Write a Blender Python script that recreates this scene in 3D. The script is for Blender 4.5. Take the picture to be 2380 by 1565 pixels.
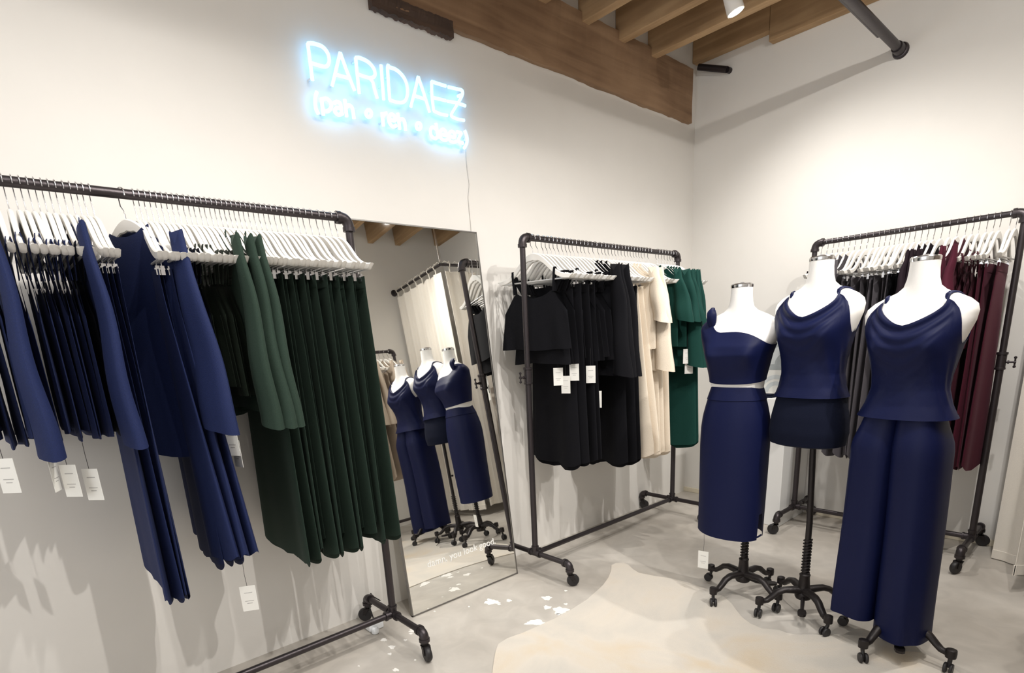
import bpy, math, random
from math import sin, cos, pi, radians, sqrt, atan2
from mathutils import Vector, Matrix
random.seed(7)
for o in list(bpy.data.objects): bpy.data.objects.remove(o)
S = bpy.context.scene
COL = S.collection

# ------------------------------------------------------------------ camera, world, lights, exposure
IW, IH = 2380.0, 1565.0
CAM = Vector((-3.8196, -2.2762, 1.2188)); FPX = 1293.17; PY = 1129.33
yaw, pitch, roll = 0.8483, -0.2554, -0.052
Fw = Vector((cos(yaw)*cos(pitch), sin(yaw)*cos(pitch), sin(pitch)))
r0 = Vector((sin(yaw), -cos(yaw), 0)); u0 = r0.cross(Fw)
Rt = cos(roll)*r0 + sin(roll)*u0; Up = -sin(roll)*r0 + cos(roll)*u0
cam = bpy.data.cameras.new('camera'); camo = bpy.data.objects.new('camera', cam); COL.objects.link(camo)
camo.matrix_world = Matrix(((Rt.x, Up.x, -Fw.x, CAM.x), (Rt.y, Up.y, -Fw.y, CAM.y), (Rt.z, Up.z, -Fw.z, CAM.z), (0, 0, 0, 1)))
cam.sensor_fit = 'HORIZONTAL'; cam.sensor_width = 36; cam.lens = 36*FPX/IW
cam.shift_x = 0; cam.shift_y = (PY - IH/2)/IW
cam.clip_start = 0.05; cam.clip_end = 60
S.camera = camo
def ray(px, py): return Fw + Rt*((px-IW/2)/FPX) - Up*((py-PY)/FPX)
def on(px, py, ax, v):
    "point of the photograph's sight line on the plane axis = v (used to measure where things stand)"
    d = ray(px, py); t = (v-CAM[ax])/d[ax]; return CAM + d*t

W = bpy.data.worlds.new('world'); S.world = W; W.use_nodes = True
W.node_tree.nodes['Background'].inputs[0].default_value = (1.0, 0.985, 0.96, 1)
W.node_tree.nodes['Background'].inputs[1].default_value = 0.75
S.view_settings.view_transform = 'Standard'; S.view_settings.look = 'None'
S.view_settings.gamma = 1; S.view_settings.use_curve_mapping = False
S.view_settings.exposure = 0.0

def spot(loc, to, power, size=125, blend=1.0, rad=0.014, col=(1, 0.962, 0.912)):
    l = bpy.data.lights.new('track_or_fill_lamp', 'SPOT'); l.energy = power; l.spot_size = radians(size); l.spot_blend = blend
    l.shadow_soft_size = rad; l.color = col
    o = bpy.data.objects.new('track_or_fill_lamp', l); COL.objects.link(o); o.location = loc
    o.rotation_euler = (Vector(to)-Vector(loc)).to_track_quat('-Z', 'Y').to_euler()
    return o
LAMPS = [  # head position, aim, power, cone
    ((-0.86, -0.72, 2.66), (-0.30, -1.35, 0.3), 54, 130),
    ((-1.15, -2.05, 2.66), (-0.7, -0.7, 0.2), 80, 120),
    ((-1.95, -1.50, 2.66), (-1.9, -0.2, 0.3), 40, 110),
    ((-2.55, -1.65, 2.66), (-2.6, -0.2, 0.3), 41, 110),
    ((-3.15, -1.55, 2.66), (-3.5, -0.15, 0.3), 54, 112),
    ((-3.00, -2.45, 2.66), (-3.7, 0.0, 0.50), 104, 72),  # added fill lamp, brightens the lower left wall
    ((-1.90, -2.25, 2.66), (0.0, -1.0, 0.8), 64, 125),  # added fill lamp, lifts the back wall
    ((-2.05, -2.60, 2.66), (-1.4, 0.0, 0.45), 100, 74),  # added fill lamp for the lower wall by the middle rack
]
for a in LAMPS: spot(*a)
def area(loc, rot, sx, sy, power, col):
    l = bpy.data.lights.new('fill_light', 'AREA'); l.shape = 'RECTANGLE'; l.size = sx; l.size_y = sy; l.energy = power; l.color = col
    o = bpy.data.objects.new('fill_light', l); COL.objects.link(o); o.location = loc; o.rotation_euler = rot
area((-3.6, -1.5, 2.72), (0, 0, 0), 3.6, 1.6, 27, (1, 0.985, 0.96))  # added overhead fill panel, no fixture behind it
area((-6.4, -1.5, 1.5), (0, radians(-90), 0), 2.6, 2.6, 26, (0.97, 0.985, 1.0))   # added fill panel at the open end, out of view

# ------------------------------------------------------------------ materials
def mat(name, col, rough=0.8, metal=0.0, bump=0.0, scale=40, var=0.0, sheen=0.0, spec=None, detail=4, stretch=None, coat=0):
    m = bpy.data.materials.new(name); m.use_nodes = True; nt = m.node_tree; b = nt.nodes['Principled BSDF']
    b.inputs['Base Color'].default_value = (*col, 1); b.inputs['Roughness'].default_value = rough; b.inputs['Metallic'].default_value = metal
    if spec is not None: b.inputs['Specular IOR Level'].default_value = spec
    if sheen:
        b.inputs['Sheen Weight'].default_value = sheen; b.inputs['Sheen Roughness'].default_value = 0.4
        b.inputs['Sheen Tint'].default_value = (*[min(1, c*2+0.1) for c in col], 1)
    if coat: b.inputs['Coat Weight'].default_value = coat
    if bump or var:
        tc = nt.nodes.new('ShaderNodeTexCoord'); mp = nt.nodes.new('ShaderNodeMapping'); nz = nt.nodes.new('ShaderNodeTexNoise')
        nt.links.new(tc.outputs['Object'], mp.inputs[0]); nt.links.new(mp.outputs[0], nz.inputs['Vector'])
        nz.inputs['Scale'].default_value = scale; nz.inputs['Detail'].default_value = detail
        if stretch: mp.inputs['Scale'].default_value = stretch
        if bump:
            bp = nt.nodes.new('ShaderNodeBump'); bp.inputs['Strength'].default_value = bump; bp.inputs['Distance'].default_value = 0.004
            nt.links.new(nz.outputs['Fac'], bp.inputs['Height']); nt.links.new(bp.outputs[0], b.inputs['Normal'])
        if var:
            rp = nt.nodes.new('ShaderNodeValToRGB'); rp.color_ramp.elements[0].position = 0.3; rp.color_ramp.elements[1].position = 0.7
            rp.color_ramp.elements[0].color = (*[c*(1-var) for c in col], 1); rp.color_ramp.elements[1].color = (*[min(1, c*(1+var)) for c in col], 1)
            nt.links.new(nz.outputs['Fac'], rp.inputs[0]); nt.links.new(rp.outputs[0], b.inputs['Base Color'])
    return m
M = {}
M['wall'] = mat('wall_paint', (0.80, 0.775, 0.735), 0.62, bump=0.25, scale=5, var=0.012)
M['pipe'] = mat('dark_pipe', (0.055, 0.047, 0.05), 0.38, 0.75, bump=0.15, scale=120)
M['iron'] = mat('cast_iron', (0.022, 0.018, 0.018), 0.42, 0.5, bump=0.3, scale=90)
M['rubber'] = mat('caster_rubber', (0.015, 0.013, 0.014), 0.5)
M['chrome'] = mat('chrome', (0.75, 0.75, 0.77), 0.18, 1.0)
M['whitewood'] = mat('white_lacquer', (0.86, 0.835, 0.79), 0.35, bump=0.05, scale=30)
M['rod'] = mat('grey_rod', (0.62, 0.61, 0.6), 0.35, 0.3)
M['navy'] = mat('navy_jersey', (0.010, 0.018, 0.072), 0.75, bump=0.2, scale=500, sheen=0.12, var=0.2, spec=0.25)
M['navysatin'] = mat('navy_satin', (0.0045, 0.0075, 0.042), 0.5, bump=0.1, scale=500, spec=0.16)
M['ink'] = mat('navy_black_knit', (0.004, 0.006, 0.018), 0.85, bump=0.2, scale=500, sheen=0.1, spec=0.15)
M['green'] = mat('dark_green_jersey', (0.022, 0.040, 0.029), 0.8, bump=0.2, scale=500, sheen=0.25, var=0.15, spec=0.2)
M['olive'] = mat('deep_olive_satin', (0.014, 0.022, 0.014), 0.6, bump=0.2, scale=400, sheen=0.2, spec=0.3)
M['black'] = mat('black_jersey', (0.005, 0.005, 0.007), 0.85, bump=0.2, scale=500, sheen=0.15, spec=0.15)
M['cream'] = mat('cream_linen', (0.80, 0.70, 0.57), 0.85, bump=0.3, scale=300, var=0.04)
M['teal'] = mat('dark_teal_jersey', (0.006, 0.045, 0.036), 0.8, bump=0.2, scale=500, sheen=0.2, var=0.15, spec=0.2)
M['grey'] = mat('charcoal_grey_jersey', (0.085, 0.078, 0.088), 0.85, bump=0.2, scale=500, sheen=0.15, var=0.15, spec=0.2)
M['plum'] = mat('black_plum_jersey', (0.014, 0.008, 0.012), 0.85, bump=0.2, scale=500, spec=0.15)
M['burgundy'] = mat('burgundy_jersey', (0.060, 0.007, 0.018), 0.8, bump=0.2, scale=500, sheen=0.2, var=0.2, spec=0.2)
M['beige'] = mat('beige_linen', (0.45, 0.37, 0.29), 0.85, bump=0.3, scale=300, var=0.05)
M['curtain'] = mat('white_curtain_cotton', (0.84, 0.79, 0.71), 0.85, bump=0.25, scale=200, var=0.02)
M['form'] = mat('white_linen_form', (0.85, 0.83, 0.80), 0.6, bump=0.15, scale=400)
M['paper'] = mat('white_card', (0.80, 0.79, 0.75), 0.6)
M['print'] = mat('grey_printing_ink', (0.42, 0.41, 0.40), 0.6)
M['string'] = mat('black_string', (0.02, 0.018, 0.018), 0.8)
M['splash'] = mat('white_floor_paint', (0.88, 0.86, 0.82), 0.35)
M['frame'] = mat('mirror_frame_steel', (0.25, 0.24, 0.23), 0.35, 0.9)
M['mirror'] = mat('mirror_silver', (0.93, 0.93, 0.90), 0.015, 1.0)
M['vinyl'] = mat('white_vinyl', (0.9, 0.9, 0.88), 0.5)
M['board'] = mat('ceiling_boards', (0.26, 0.22, 0.185), 0.85, bump=0.4, scale=4, var=0.3, stretch=(1, 8, 8))
M['ivory'] = mat('ivory_skirting', (0.74, 0.67, 0.53), 0.6)
M['plastic'] = mat('clear_white_plastic', (0.8, 0.82, 0.84), 0.2)
M['wire'] = mat('pale_cable', (0.62, 0.59, 0.56), 0.5)
M['artgrey'] = mat('grey_print_tone', (0.38, 0.41, 0.42), 0.7, var=0.15, scale=20)
M['artlight'] = mat('pale_grey_print_tone', (0.60, 0.63, 0.64), 0.7, var=0.08, scale=20)
M['plinth'] = mat('plinth_paint', (0.80, 0.80, 0.79), 0.45)

def wood(name, dark, light, axis):
    m = bpy.data.materials.new(name); m.use_nodes = True; nt = m.node_tree; b = nt.nodes['Principled BSDF']
    tc = nt.nodes.new('ShaderNodeTexCoord'); mp = nt.nodes.new('ShaderNodeMapping'); n1 = nt.nodes.new('ShaderNodeTexNoise'); n2 = nt.nodes.new('ShaderNodeTexNoise')
    sc = [14, 14, 14]; sc[axis] = 1.1; mp.inputs['Scale'].default_value = sc
    nt.links.new(tc.outputs['Object'], mp.inputs[0]); nt.links.new(mp.outputs[0], n1.inputs['Vector']); nt.links.new(tc.outputs['Object'], n2.inputs['Vector'])
    n1.inputs['Scale'].default_value = 1.5; n1.inputs['Detail'].default_value = 8; n1.inputs['Distortion'].default_value = 0.6
    n2.inputs['Scale'].default_value = 2.5; n2.inputs['Detail'].default_value = 5
    mx = nt.nodes.new('ShaderNodeMath'); mx.operation = 'ADD'; nt.links.new(n1.outputs['Fac'], mx.inputs[0]); nt.links.new(n2.outputs['Fac'], mx.inputs[1])
    rp = nt.nodes.new('ShaderNodeValToRGB'); rp.color_ramp.elements[0].position = 0.38; rp.color_ramp.elements[1].position = 0.66
    ms = nt.nodes.new('ShaderNodeMath'); ms.operation = 'MULTIPLY'; ms.inputs[1].default_value = 0.5; nt.links.new(mx.outputs[0], ms.inputs[0])
    rp.color_ramp.elements[0].color = (*dark, 1); rp.color_ramp.elements[1].color = (*light, 1)
    nt.links.new(ms.outputs[0], rp.inputs[0]); nt.links.new(rp.outputs[0], b.inputs['Base Color'])
    bp = nt.nodes.new('ShaderNodeBump'); bp.inputs['Strength'].default_value = 0.5; bp.inputs['Distance'].default_value = 0.006
    nt.links.new(n1.outputs['Fac'], bp.inputs['Height']); nt.links.new(bp.outputs[0], b.inputs['Normal'])
    b.inputs['Roughness'].default_value = 0.8
    return m
M['beam'] = wood('old_beam_wood', (0.20, 0.115, 0.062), (0.40, 0.255, 0.15), 0)
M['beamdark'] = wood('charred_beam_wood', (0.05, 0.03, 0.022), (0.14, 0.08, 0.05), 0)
M['joist'] = wood('joist_wood', (0.34, 0.21, 0.105), (0.58, 0.39, 0.215), 1)

def floor_mat():
    m = bpy.data.materials.new('polished_concrete'); m.use_nodes = True; nt = m.node_tree; b = nt.nodes['Principled BSDF']
    tc = nt.nodes.new('ShaderNodeTexCoord')
    def nz(s, d, dist=0.0):
        n = nt.nodes.new('ShaderNodeTexNoise'); n.inputs['Scale'].default_value = s; n.inputs['Detail'].default_value = d
        n.inputs['Distortion'].default_value = dist; nt.links.new(tc.outputs['Object'], n.inputs['Vector']); return n
    a, c = nz(1.6, 8, 0.5), nz(7, 8, 1.2)
    r1 = nt.nodes.new('ShaderNodeValToRGB'); r1.color_ramp.elements[0].position = 0.32; r1.color_ramp.elements[1].position = 0.7
    r1.color_ramp.elements[0].color = (0.45, 0.41, 0.36, 1); r1.color_ramp.elements[1].color = (0.60, 0.565, 0.515, 1)
    nt.links.new(a.outputs['Fac'], r1.inputs[0])
    r2 = nt.nodes.new('ShaderNodeValToRGB'); r2.color_ramp.elements[0].position = 0.35; r2.color_ramp.elements[1].position = 0.75
    r2.color_ramp.elements[0].color = (0.86, 0.86, 0.86, 1); r2.color_ramp.elements[1].color = (1.04, 1.04, 1.04, 1)
    nt.links.new(c.outputs['Fac'], r2.inputs[0])
    mx = nt.nodes.new('ShaderNodeMix'); mx.data_type = 'RGBA'; mx.blend_type = 'MULTIPLY'; mx.inputs[0].default_value = 1
    nt.links.new(r1.outputs[0], mx.inputs[6]); nt.links.new(r2.outputs[0], mx.inputs[7]); nt.links.new(mx.outputs[2], b.inputs['Base Color'])
    b.inputs['Roughness'].default_value = 0.42
    bp = nt.nodes.new('ShaderNodeBump'); bp.inputs['Strength'].default_value = 0.12; bp.inputs['Distance'].default_value = 0.004
    nt.links.new(c.outputs['Fac'], bp.inputs['Height']); nt.links.new(bp.outputs[0], b.inputs['Normal'])
    return m
M['floor'] = floor_mat()
def hide_mat():
    m = bpy.data.materials.new('pale_cowhide'); m.use_nodes = True; nt = m.node_tree; b = nt.nodes['Principled BSDF']
    tc = nt.nodes.new('ShaderNodeTexCoord'); n = nt.nodes.new('ShaderNodeTexNoise'); n.inputs['Scale'].default_value = 2.2; n.inputs['Detail'].default_value = 7; n.inputs['Distortion'].default_value = 1.5
    nt.links.new(tc.outputs['Object'], n.inputs['Vector'])
    r = nt.nodes.new('ShaderNodeValToRGB'); e = r.color_ramp.elements
    e[0].position = 0.30; e[0].color = (0.66, 0.56, 0.43, 1); e[1].position = 0.50; e[1].color = (0.66, 0.605, 0.53, 1)
    x = e.new(0.68); x.color = (0.59, 0.555, 0.50, 1)
    nt.links.new(n.outputs['Fac'], r.inputs[0]); nt.links.new(r.outputs[0], b.inputs['Base Color']); b.inputs['Roughness'].default_value = 0.7
    n2 = nt.nodes.new('ShaderNodeTexNoise'); n2.inputs['Scale'].default_value = 260; nt.links.new(tc.outputs['Object'], n2.inputs['Vector'])
    bp = nt.nodes.new('ShaderNodeBump'); bp.inputs['Strength'].default_value = 0.3; bp.inputs['Distance'].default_value = 0.003
    nt.links.new(n2.outputs['Fac'], bp.inputs['Height']); nt.links.new(bp.outputs[0], b.inputs['Normal'])
    return m
M['hide'] = hide_mat()
def emis(name, col, s):
    m = bpy.data.materials.new(name); m.use_nodes = True; nt = m.node_tree; b = nt.nodes['Principled BSDF']
    b.inputs['Base Color'].default_value = (*col, 1); b.inputs['Emission Color'].default_value = (*col, 1); b.inputs['Emission Strength'].default_value = s
    return m
M['neon'] = emis('neon_tube_glow', (0.24, 0.62, 1.0), 3.3)
M['bulb'] = emis('lamp_glow', (1.0, 0.93, 0.82), 18)

# ------------------------------------------------------------------ mesh helpers
class MB:
    def __init__(s): s.v = []; s.f = []; s.m = []; s.mi = 0
    def add(s, vs, fs):
        n = len(s.v); s.v += [tuple(p) for p in vs]; s.f += [tuple(i+n for i in f) for f in fs]; s.m += [s.mi]*len(fs)
    def box(s, a, b):
        x0, y0, z0 = a; x1, y1, z1 = b
        s.add([(x0,y0,z0),(x1,y0,z0),(x1,y1,z0),(x0,y1,z0),(x0,y0,z1),(x1,y0,z1),(x1,y1,z1),(x0,y1,z1)],
              [(0,3,2,1),(4,5,6,7),(0,1,5,4),(1,2,6,5),(2,3,7,6),(3,0,4,7)])
    def loft(s, rings, cap0=True, cap1=True, closed=True):
        n = len(rings[0]); vs = [p for r in rings for p in r]; fs = []
        for j in range(len(rings)-1):
            for i in range(n if closed else n-1):
                k = (i+1) % n; fs.append((j*n+i, j*n+k, (j+1)*n+k, (j+1)*n+i))
        if cap0: fs.append(tuple(range(n-1, -1, -1)))
        if cap1: fs.append(tuple((len(rings)-1)*n+i for i in range(n)))
        s.add(vs, fs)
    def tube(s, pts, r, n=10, flat=1.0, cap=True, cyc=False):
        pts = [Vector(p) for p in pts]; rs = r if isinstance(r, (list, tuple)) else [r]*len(pts)
        rings = []; pn = None
        for i, p in enumerate(pts):
            if cyc: t = pts[(i+1) % len(pts)] - pts[i-1]
            else: t = (pts[min(i+1, len(pts)-1)] - pts[max(i-1, 0)])
            t = t.normalized() if t.length > 1e-9 else Vector((0, 0, 1))
            if pn is None:
                a = Vector((0, 0, 1)) if abs(t.z) < 0.9 else Vector((1, 0, 0)); pn = (a - t*a.dot(t)).normalized()
            else: pn = (pn - t*pn.dot(t)).normalized()
            bn = t.cross(pn)
            rings.append([p + (pn*cos(2*pi*k/n)*flat + bn*sin(2*pi*k/n))*rs[i] for k in range(n)])
        if cyc: rings.append(rings[0]); cap = False
        s.loft(rings, cap, cap)
    def lathe(s, prof, c=(0, 0, 0), ax='z', n=20, cap=True):
        rings = []
        for r, h in prof:
            ring = []
            for k in range(n):
                a = 2*pi*k/n; x, y = r*cos(a), r*sin(a)
                q = (x, y, h) if ax == 'z' else ((h, x, y) if ax == 'x' else (y, h, x))
                ring.append((q[0]+c[0], q[1]+c[1], q[2]+c[2]))
            rings.append(ring)
        s.loft(rings, cap, cap)
    def data(s, name, mats, smooth=True, angle=40):
        me = bpy.data.meshes.new(name); me.from_pydata([tuple(p) for p in s.v], [], s.f)
        for m in (mats if isinstance(mats, (list, tuple)) else [mats]): me.materials.append(m)
        for p, k in zip(me.polygons, s.m): p.use_smooth = smooth; p.material_index = k
        me.update()
        if smooth:
            try: me.set_sharp_from_angle(angle=radians(angle))
            except Exception: pass
        return me
def link(name, me, parent=None, loc=(0, 0, 0), rotz=0.0):
    o = bpy.data.objects.new(name, me); COL.objects.link(o); o.location = loc; o.rotation_euler = (0, 0, rotz)
    if parent is not None: o.parent = parent
    return o
def tag(o, label, cat=None, group=None, kind=None):
    if label: o['label'] = label
    if cat: o['category'] = cat
    if group: o['group'] = group
    if kind: o['kind'] = kind
    return o
def part(name, mb, m, parent, smooth=True, bev=0, loc=(0, 0, 0)):
    o = link(name, mb.data(name, m, smooth), parent, loc)
    if bev:
        d = o.modifiers.new('bevel', 'BEVEL'); d.width = bev; d.segments = 2; d.limit_method = 'ANGLE'
    return o
def thing(name, label, cat, loc=(0, 0, 0), rotz=0.0, group=None):
    o = bpy.data.objects.new(name, None); COL.objects.link(o); o.location = loc; o.rotation_euler = (0, 0, rotz); o.empty_display_size = 0.05
    return tag(o, label, cat, group)
def structure(name, mb, m, smooth=False, bev=0):
    o = link(name, mb.data(name, m, smooth))
    if bev:
        d = o.modifiers.new('bevel', 'BEVEL'); d.width = bev; d.segments = 2; d.limit_method = 'ANGLE'
    o['kind'] = 'structure'; return o
ORD = ['first','second','third','fourth','fifth','sixth','seventh','eighth','ninth','tenth','eleventh','twelfth','thirteenth','fourteenth','fifteenth','sixteenth','seventeenth','eighteenth','nineteenth','twentieth']
TENS = ['', '', 'twenty', 'thirty', 'forty', 'fifty']
def ordw(i):
    if i < 20: return ORD[i]
    t, u = divmod(i+1, 10); return (TENS[t].replace('y', 'ieth')) if u == 0 else TENS[t] + '-' + ORD[u-1]

# ------------------------------------------------------------------ room
XL, YF = -6.6, -2.92
b = MB(); b.box((XL, YF-0.1, -0.06), (0.1, 0.1, 0)); FLOOR = structure('floor', b, M['floor'])
b = MB(); b.box((XL, 0, 0), (0.1, 0.12, 3.1)); structure('wall_left', b, M['wall'])
b = MB(); b.box((0, YF-0.1, 0), (0.12, 0, 3.1)); structure('wall_back', b, M['wall'])
b = MB(); b.box((XL, YF-0.12, 0), (0, YF, 3.1)); structure('wall_right', b, M['wall'])
b = MB(); b.box((XL, YF-0.1, 3.06), (0.1, 0.1, 3.14)); structure('ceiling', b, M['board'])
b = MB(); b.box((-0.012, -0.415, 0), (-0.0005, -0.0005, 0.035)); b.box((-0.012, -1.99, 0), (-0.0005, -0.905, 0.035)); structure('baseboard_back', b, M['ivory'], bev=0.003)

# beam: rough timber let into the left wall, lower charred length at its near end
def rough_beam(name, x0, x1, z0, z1, ya, yb, m, seed, amp=0.004, n=60, lipz=None):
    rnd = random.Random(seed); bm = MB(); rings = []
    off = 0
    for i in range(n+1):
        x = x0 + (x1-x0)*i/n; off = off*(0.6 if n > 50 else 0.2) + rnd.uniform(-amp, amp)
        o2 = rnd.uniform(-amp, amp)*0.5
        prof = [(yb, z0+off), (ya, z0+off), (ya-0.004*sin(x*9), z0+(z1-z0)*0.33), (ya+o2, z0+(z1-z0)*0.66), (ya, z1+o2), (yb, z1+o2)]
        rings.append([(x, y, z) for y, z in prof])
    bm.loft(rings)
    return bm
BL = on(862, 12, 1, -0.02).x
o = structure('trim_1', rough_beam('b', BL, -0.085, 2.548, 2.86, -0.028, 0.05, M['beam'], 3), M['beam'])
tag(o, 'old brown timber beam running along the top of the left wall')
XM = on(1050, 60, 1, -0.02).x
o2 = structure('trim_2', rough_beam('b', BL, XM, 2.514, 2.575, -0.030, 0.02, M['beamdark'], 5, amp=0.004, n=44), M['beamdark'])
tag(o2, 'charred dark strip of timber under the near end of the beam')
k = 0
JX = [-1.15-0.325*i for i in range(16)]
JX = [-0.525, -0.835] + JX
for x in JX:
    b = MB(); b.box((x-0.028, YF+0.002, 2.815), (x+0.028, -0.002 if x < BL else 0.0, 3.06))
    o = link('ceiling_joist', b.data('ceiling_joist', M['joist'], False)); d = o.modifiers.new('bevel', 'BEVEL'); d.width = 0.004; d.segments = 2
    tag(o, f'brown ceiling joist over the left-wall beam, {ordw(k)} out from the back wall', 'joist', 'ceiling joists above the shop'); k += 1
b = MB(); b.box((-0.055, -0.50, 2.905), (-0.001, -0.001, 3.06)); b.box((-0.06, YF+0.002, 2.845), (-0.001, -0.503, 3.06))
o = structure('trim_3', b, M['joist'], bev=0.003); tag(o, 'stepped timber ledger along the top of the back wall')

# floor paint splashes, traced from the photograph onto the floor
def blob(cx, cy, w, h, seed, name, par, m, z=0.0012, n=26, spiky=0.35):
    rnd = random.Random(seed); ph = [rnd.uniform(0, 6.28) for _ in range(4)]; bm = MB(); pts = []
    for i in range(n):
        a = 2*pi*i/n; rr = 1 + spiky*(0.5*sin(3*a+ph[0]) + 0.35*sin(5*a+ph[1]) + 0.3*sin(8*a+ph[2])) + rnd.uniform(-.1, .1)
        p = on(cx + w*0.5*rr*cos(a), cy + h*0.5*rr*sin(a), 2, 0); pts.append((p.x, p.y))
    c = (sum(p[0] for p in pts)/n, sum(p[1] for p in pts)/n)
    vs = [(x, y, z) for x, y in pts] + [(x, y, 0.0001) for x, y in pts] + [(c[0], c[1], z)]
    fs = [(i, (i+1) % n, 2*n) for i in range(n)] + [(i, i+n, (i+1) % n+n, (i+1) % n) for i in range(n)]
    bm.add(vs, fs); o = link(name, bm.data(name, m, False), par); return o
for i, (x, y, w, h) in enumerate([(1143, 1400, 34, 12), (1183, 1397, 12, 6), (1160, 1406, 8, 3), (1271, 1391, 22, 9), (1272, 1413, 18, 8), (1303, 1420, 34, 17), (1297, 1429, 10, 4),
        (1245, 1448, 44, 12), (1315, 1374, 7, 3), (962, 1467, 22, 9), (892, 1488, 14, 7), (911, 1505, 14, 8), (906, 1521, 9, 5), (942, 1489, 8, 4),
        (920, 1558, 14, 7), (834, 1549, 5, 3), (965, 1535, 5, 3), (1010, 1422, 5, 2), (1090, 1411, 4, 3), (1315, 1405, 9, 4), (955, 1474, 8, 3)]):
    o = blob(x, y, w, h, i*3+1, 'paint_splash', FLOOR, M['splash'])
tag(FLOOR, 'polished grey concrete floor with white paint splashes')

# cowhide rug
HP = [(1140,1600),(1148,1540),(1152,1517),(1158,1500),(1180,1486),(1215,1474),(1255,1456),(1290,1440),(1330,1418),(1362,1398),(1385,1378),(1402,1362),(1414,1345),(1420,1330),(1421,1316),
      (1432,1311),(1448,1310),(1460,1315),(1472,1326),(1485,1334),(1520,1341),(1560,1347),(1600,1357),(1640,1371),(1680,1388),(1700,1405),(1712,1422),(1725,1438),(1745,1453),(1770,1464),(1795,1466),
      (1810,1467),(1828,1474),(1850,1478),(1900,1478),(1955,1478),(2000,1481),(2045,1490),(2075,1502),(2100,1517),(2125,1518),(2140,1520),(2165,1530),(2200,1545),(2240,1575),(2300,1620),(2360,1700)]
hp = [on(x, y, 2, 0) for x, y in HP]; hp = [(p.x, p.y) for p in hp]
hp += [(-2.2, -2.62), (-2.6, -2.5), (-2.85, -2.2), (-2.9, -1.7), (-2.82, -1.35), (-2.8, -1.0)]
cx = sum(p[0] for p in hp)/len(hp); cy = sum(p[1] for p in hp)/len(hp)
bm = MB(); n = len(hp); vs = []; rings = []
for z in (0.0005, 0.005): rings.append([(x, y, z) for x, y in hp])
bm.loft(rings, cap0=False, cap1=True)
o = link('cowhide_rug', bm.data('cowhide_rug', M['hide'], False)); tag(o, 'large cream cowhide rug lying on the concrete floor', 'rug')

# ------------------------------------------------------------------ clothes racks
PR = 0.0135
def elbow(bm, c, d1, d2, r=0.019, R=0.032):
    c = Vector(c); d1 = Vector(d1); d2 = Vector(d2); p1 = c + d1*R; p2 = c + d2*R
    pts = []
    for i in range(9):
        t = i/8; pts.append(p1*(1-t)**2 + c*2*t*(1-t) + p2*t*t)
    bm.tube(pts, r, 14)
    for p, d in ((p1, d1), (p2, d2)): bm.tube([p-d*0.002, p+d*0.012], r*1.14, 14)
CASTER = {}
def caster_meshes():
    b = MB(); b.lathe([(0.012, -0.012), (0.014, 0.0), (0.014, 0.006), (0.0, 0.007)], (0, 0, -0.010), 'z', 14)
    for s in (-1, 1):
        rings = []
        for t in range(6):
            a = t/5; x = 0.004 + 0.014*a; z = -0.018 - 0.034*a; w = 0.013*(1-a*0.5)
            rings.append([(x-w, s*0.0135, z), (x+w, s*0.0135, z), (x+w, s*0.016, z), (x-w, s*0.016, z)])
        b.loft(rings)
    b.box((-0.012, -0.016, -0.022), (0.018, 0.016, -0.018))
    CASTER['fork'] = b.data('caster_fork', M['iron'])
    b = MB(); b.lathe([(0.010, -0.012), (0.027, -0.0115), (0.0315, -0.006), (0.0315, 0.006), (0.027, 0.0115), (0.010, 0.012)], (0.016, 0, -0.051), 'y', 24)
    b.lathe([(0.005, -0.0165), (0.005, 0.0165)], (0.016, 0, -0.051), 'y', 10)
    CASTER['wheel'] = b.data('caster_wheel', M['rubber'])
caster_meshes()
def caster(parent, x, y, z, rot):
    f = link('caster', CASTER['fork'], parent, (x, y, z), rot); link('wheel', CASTER['wheel'], f)
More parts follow.
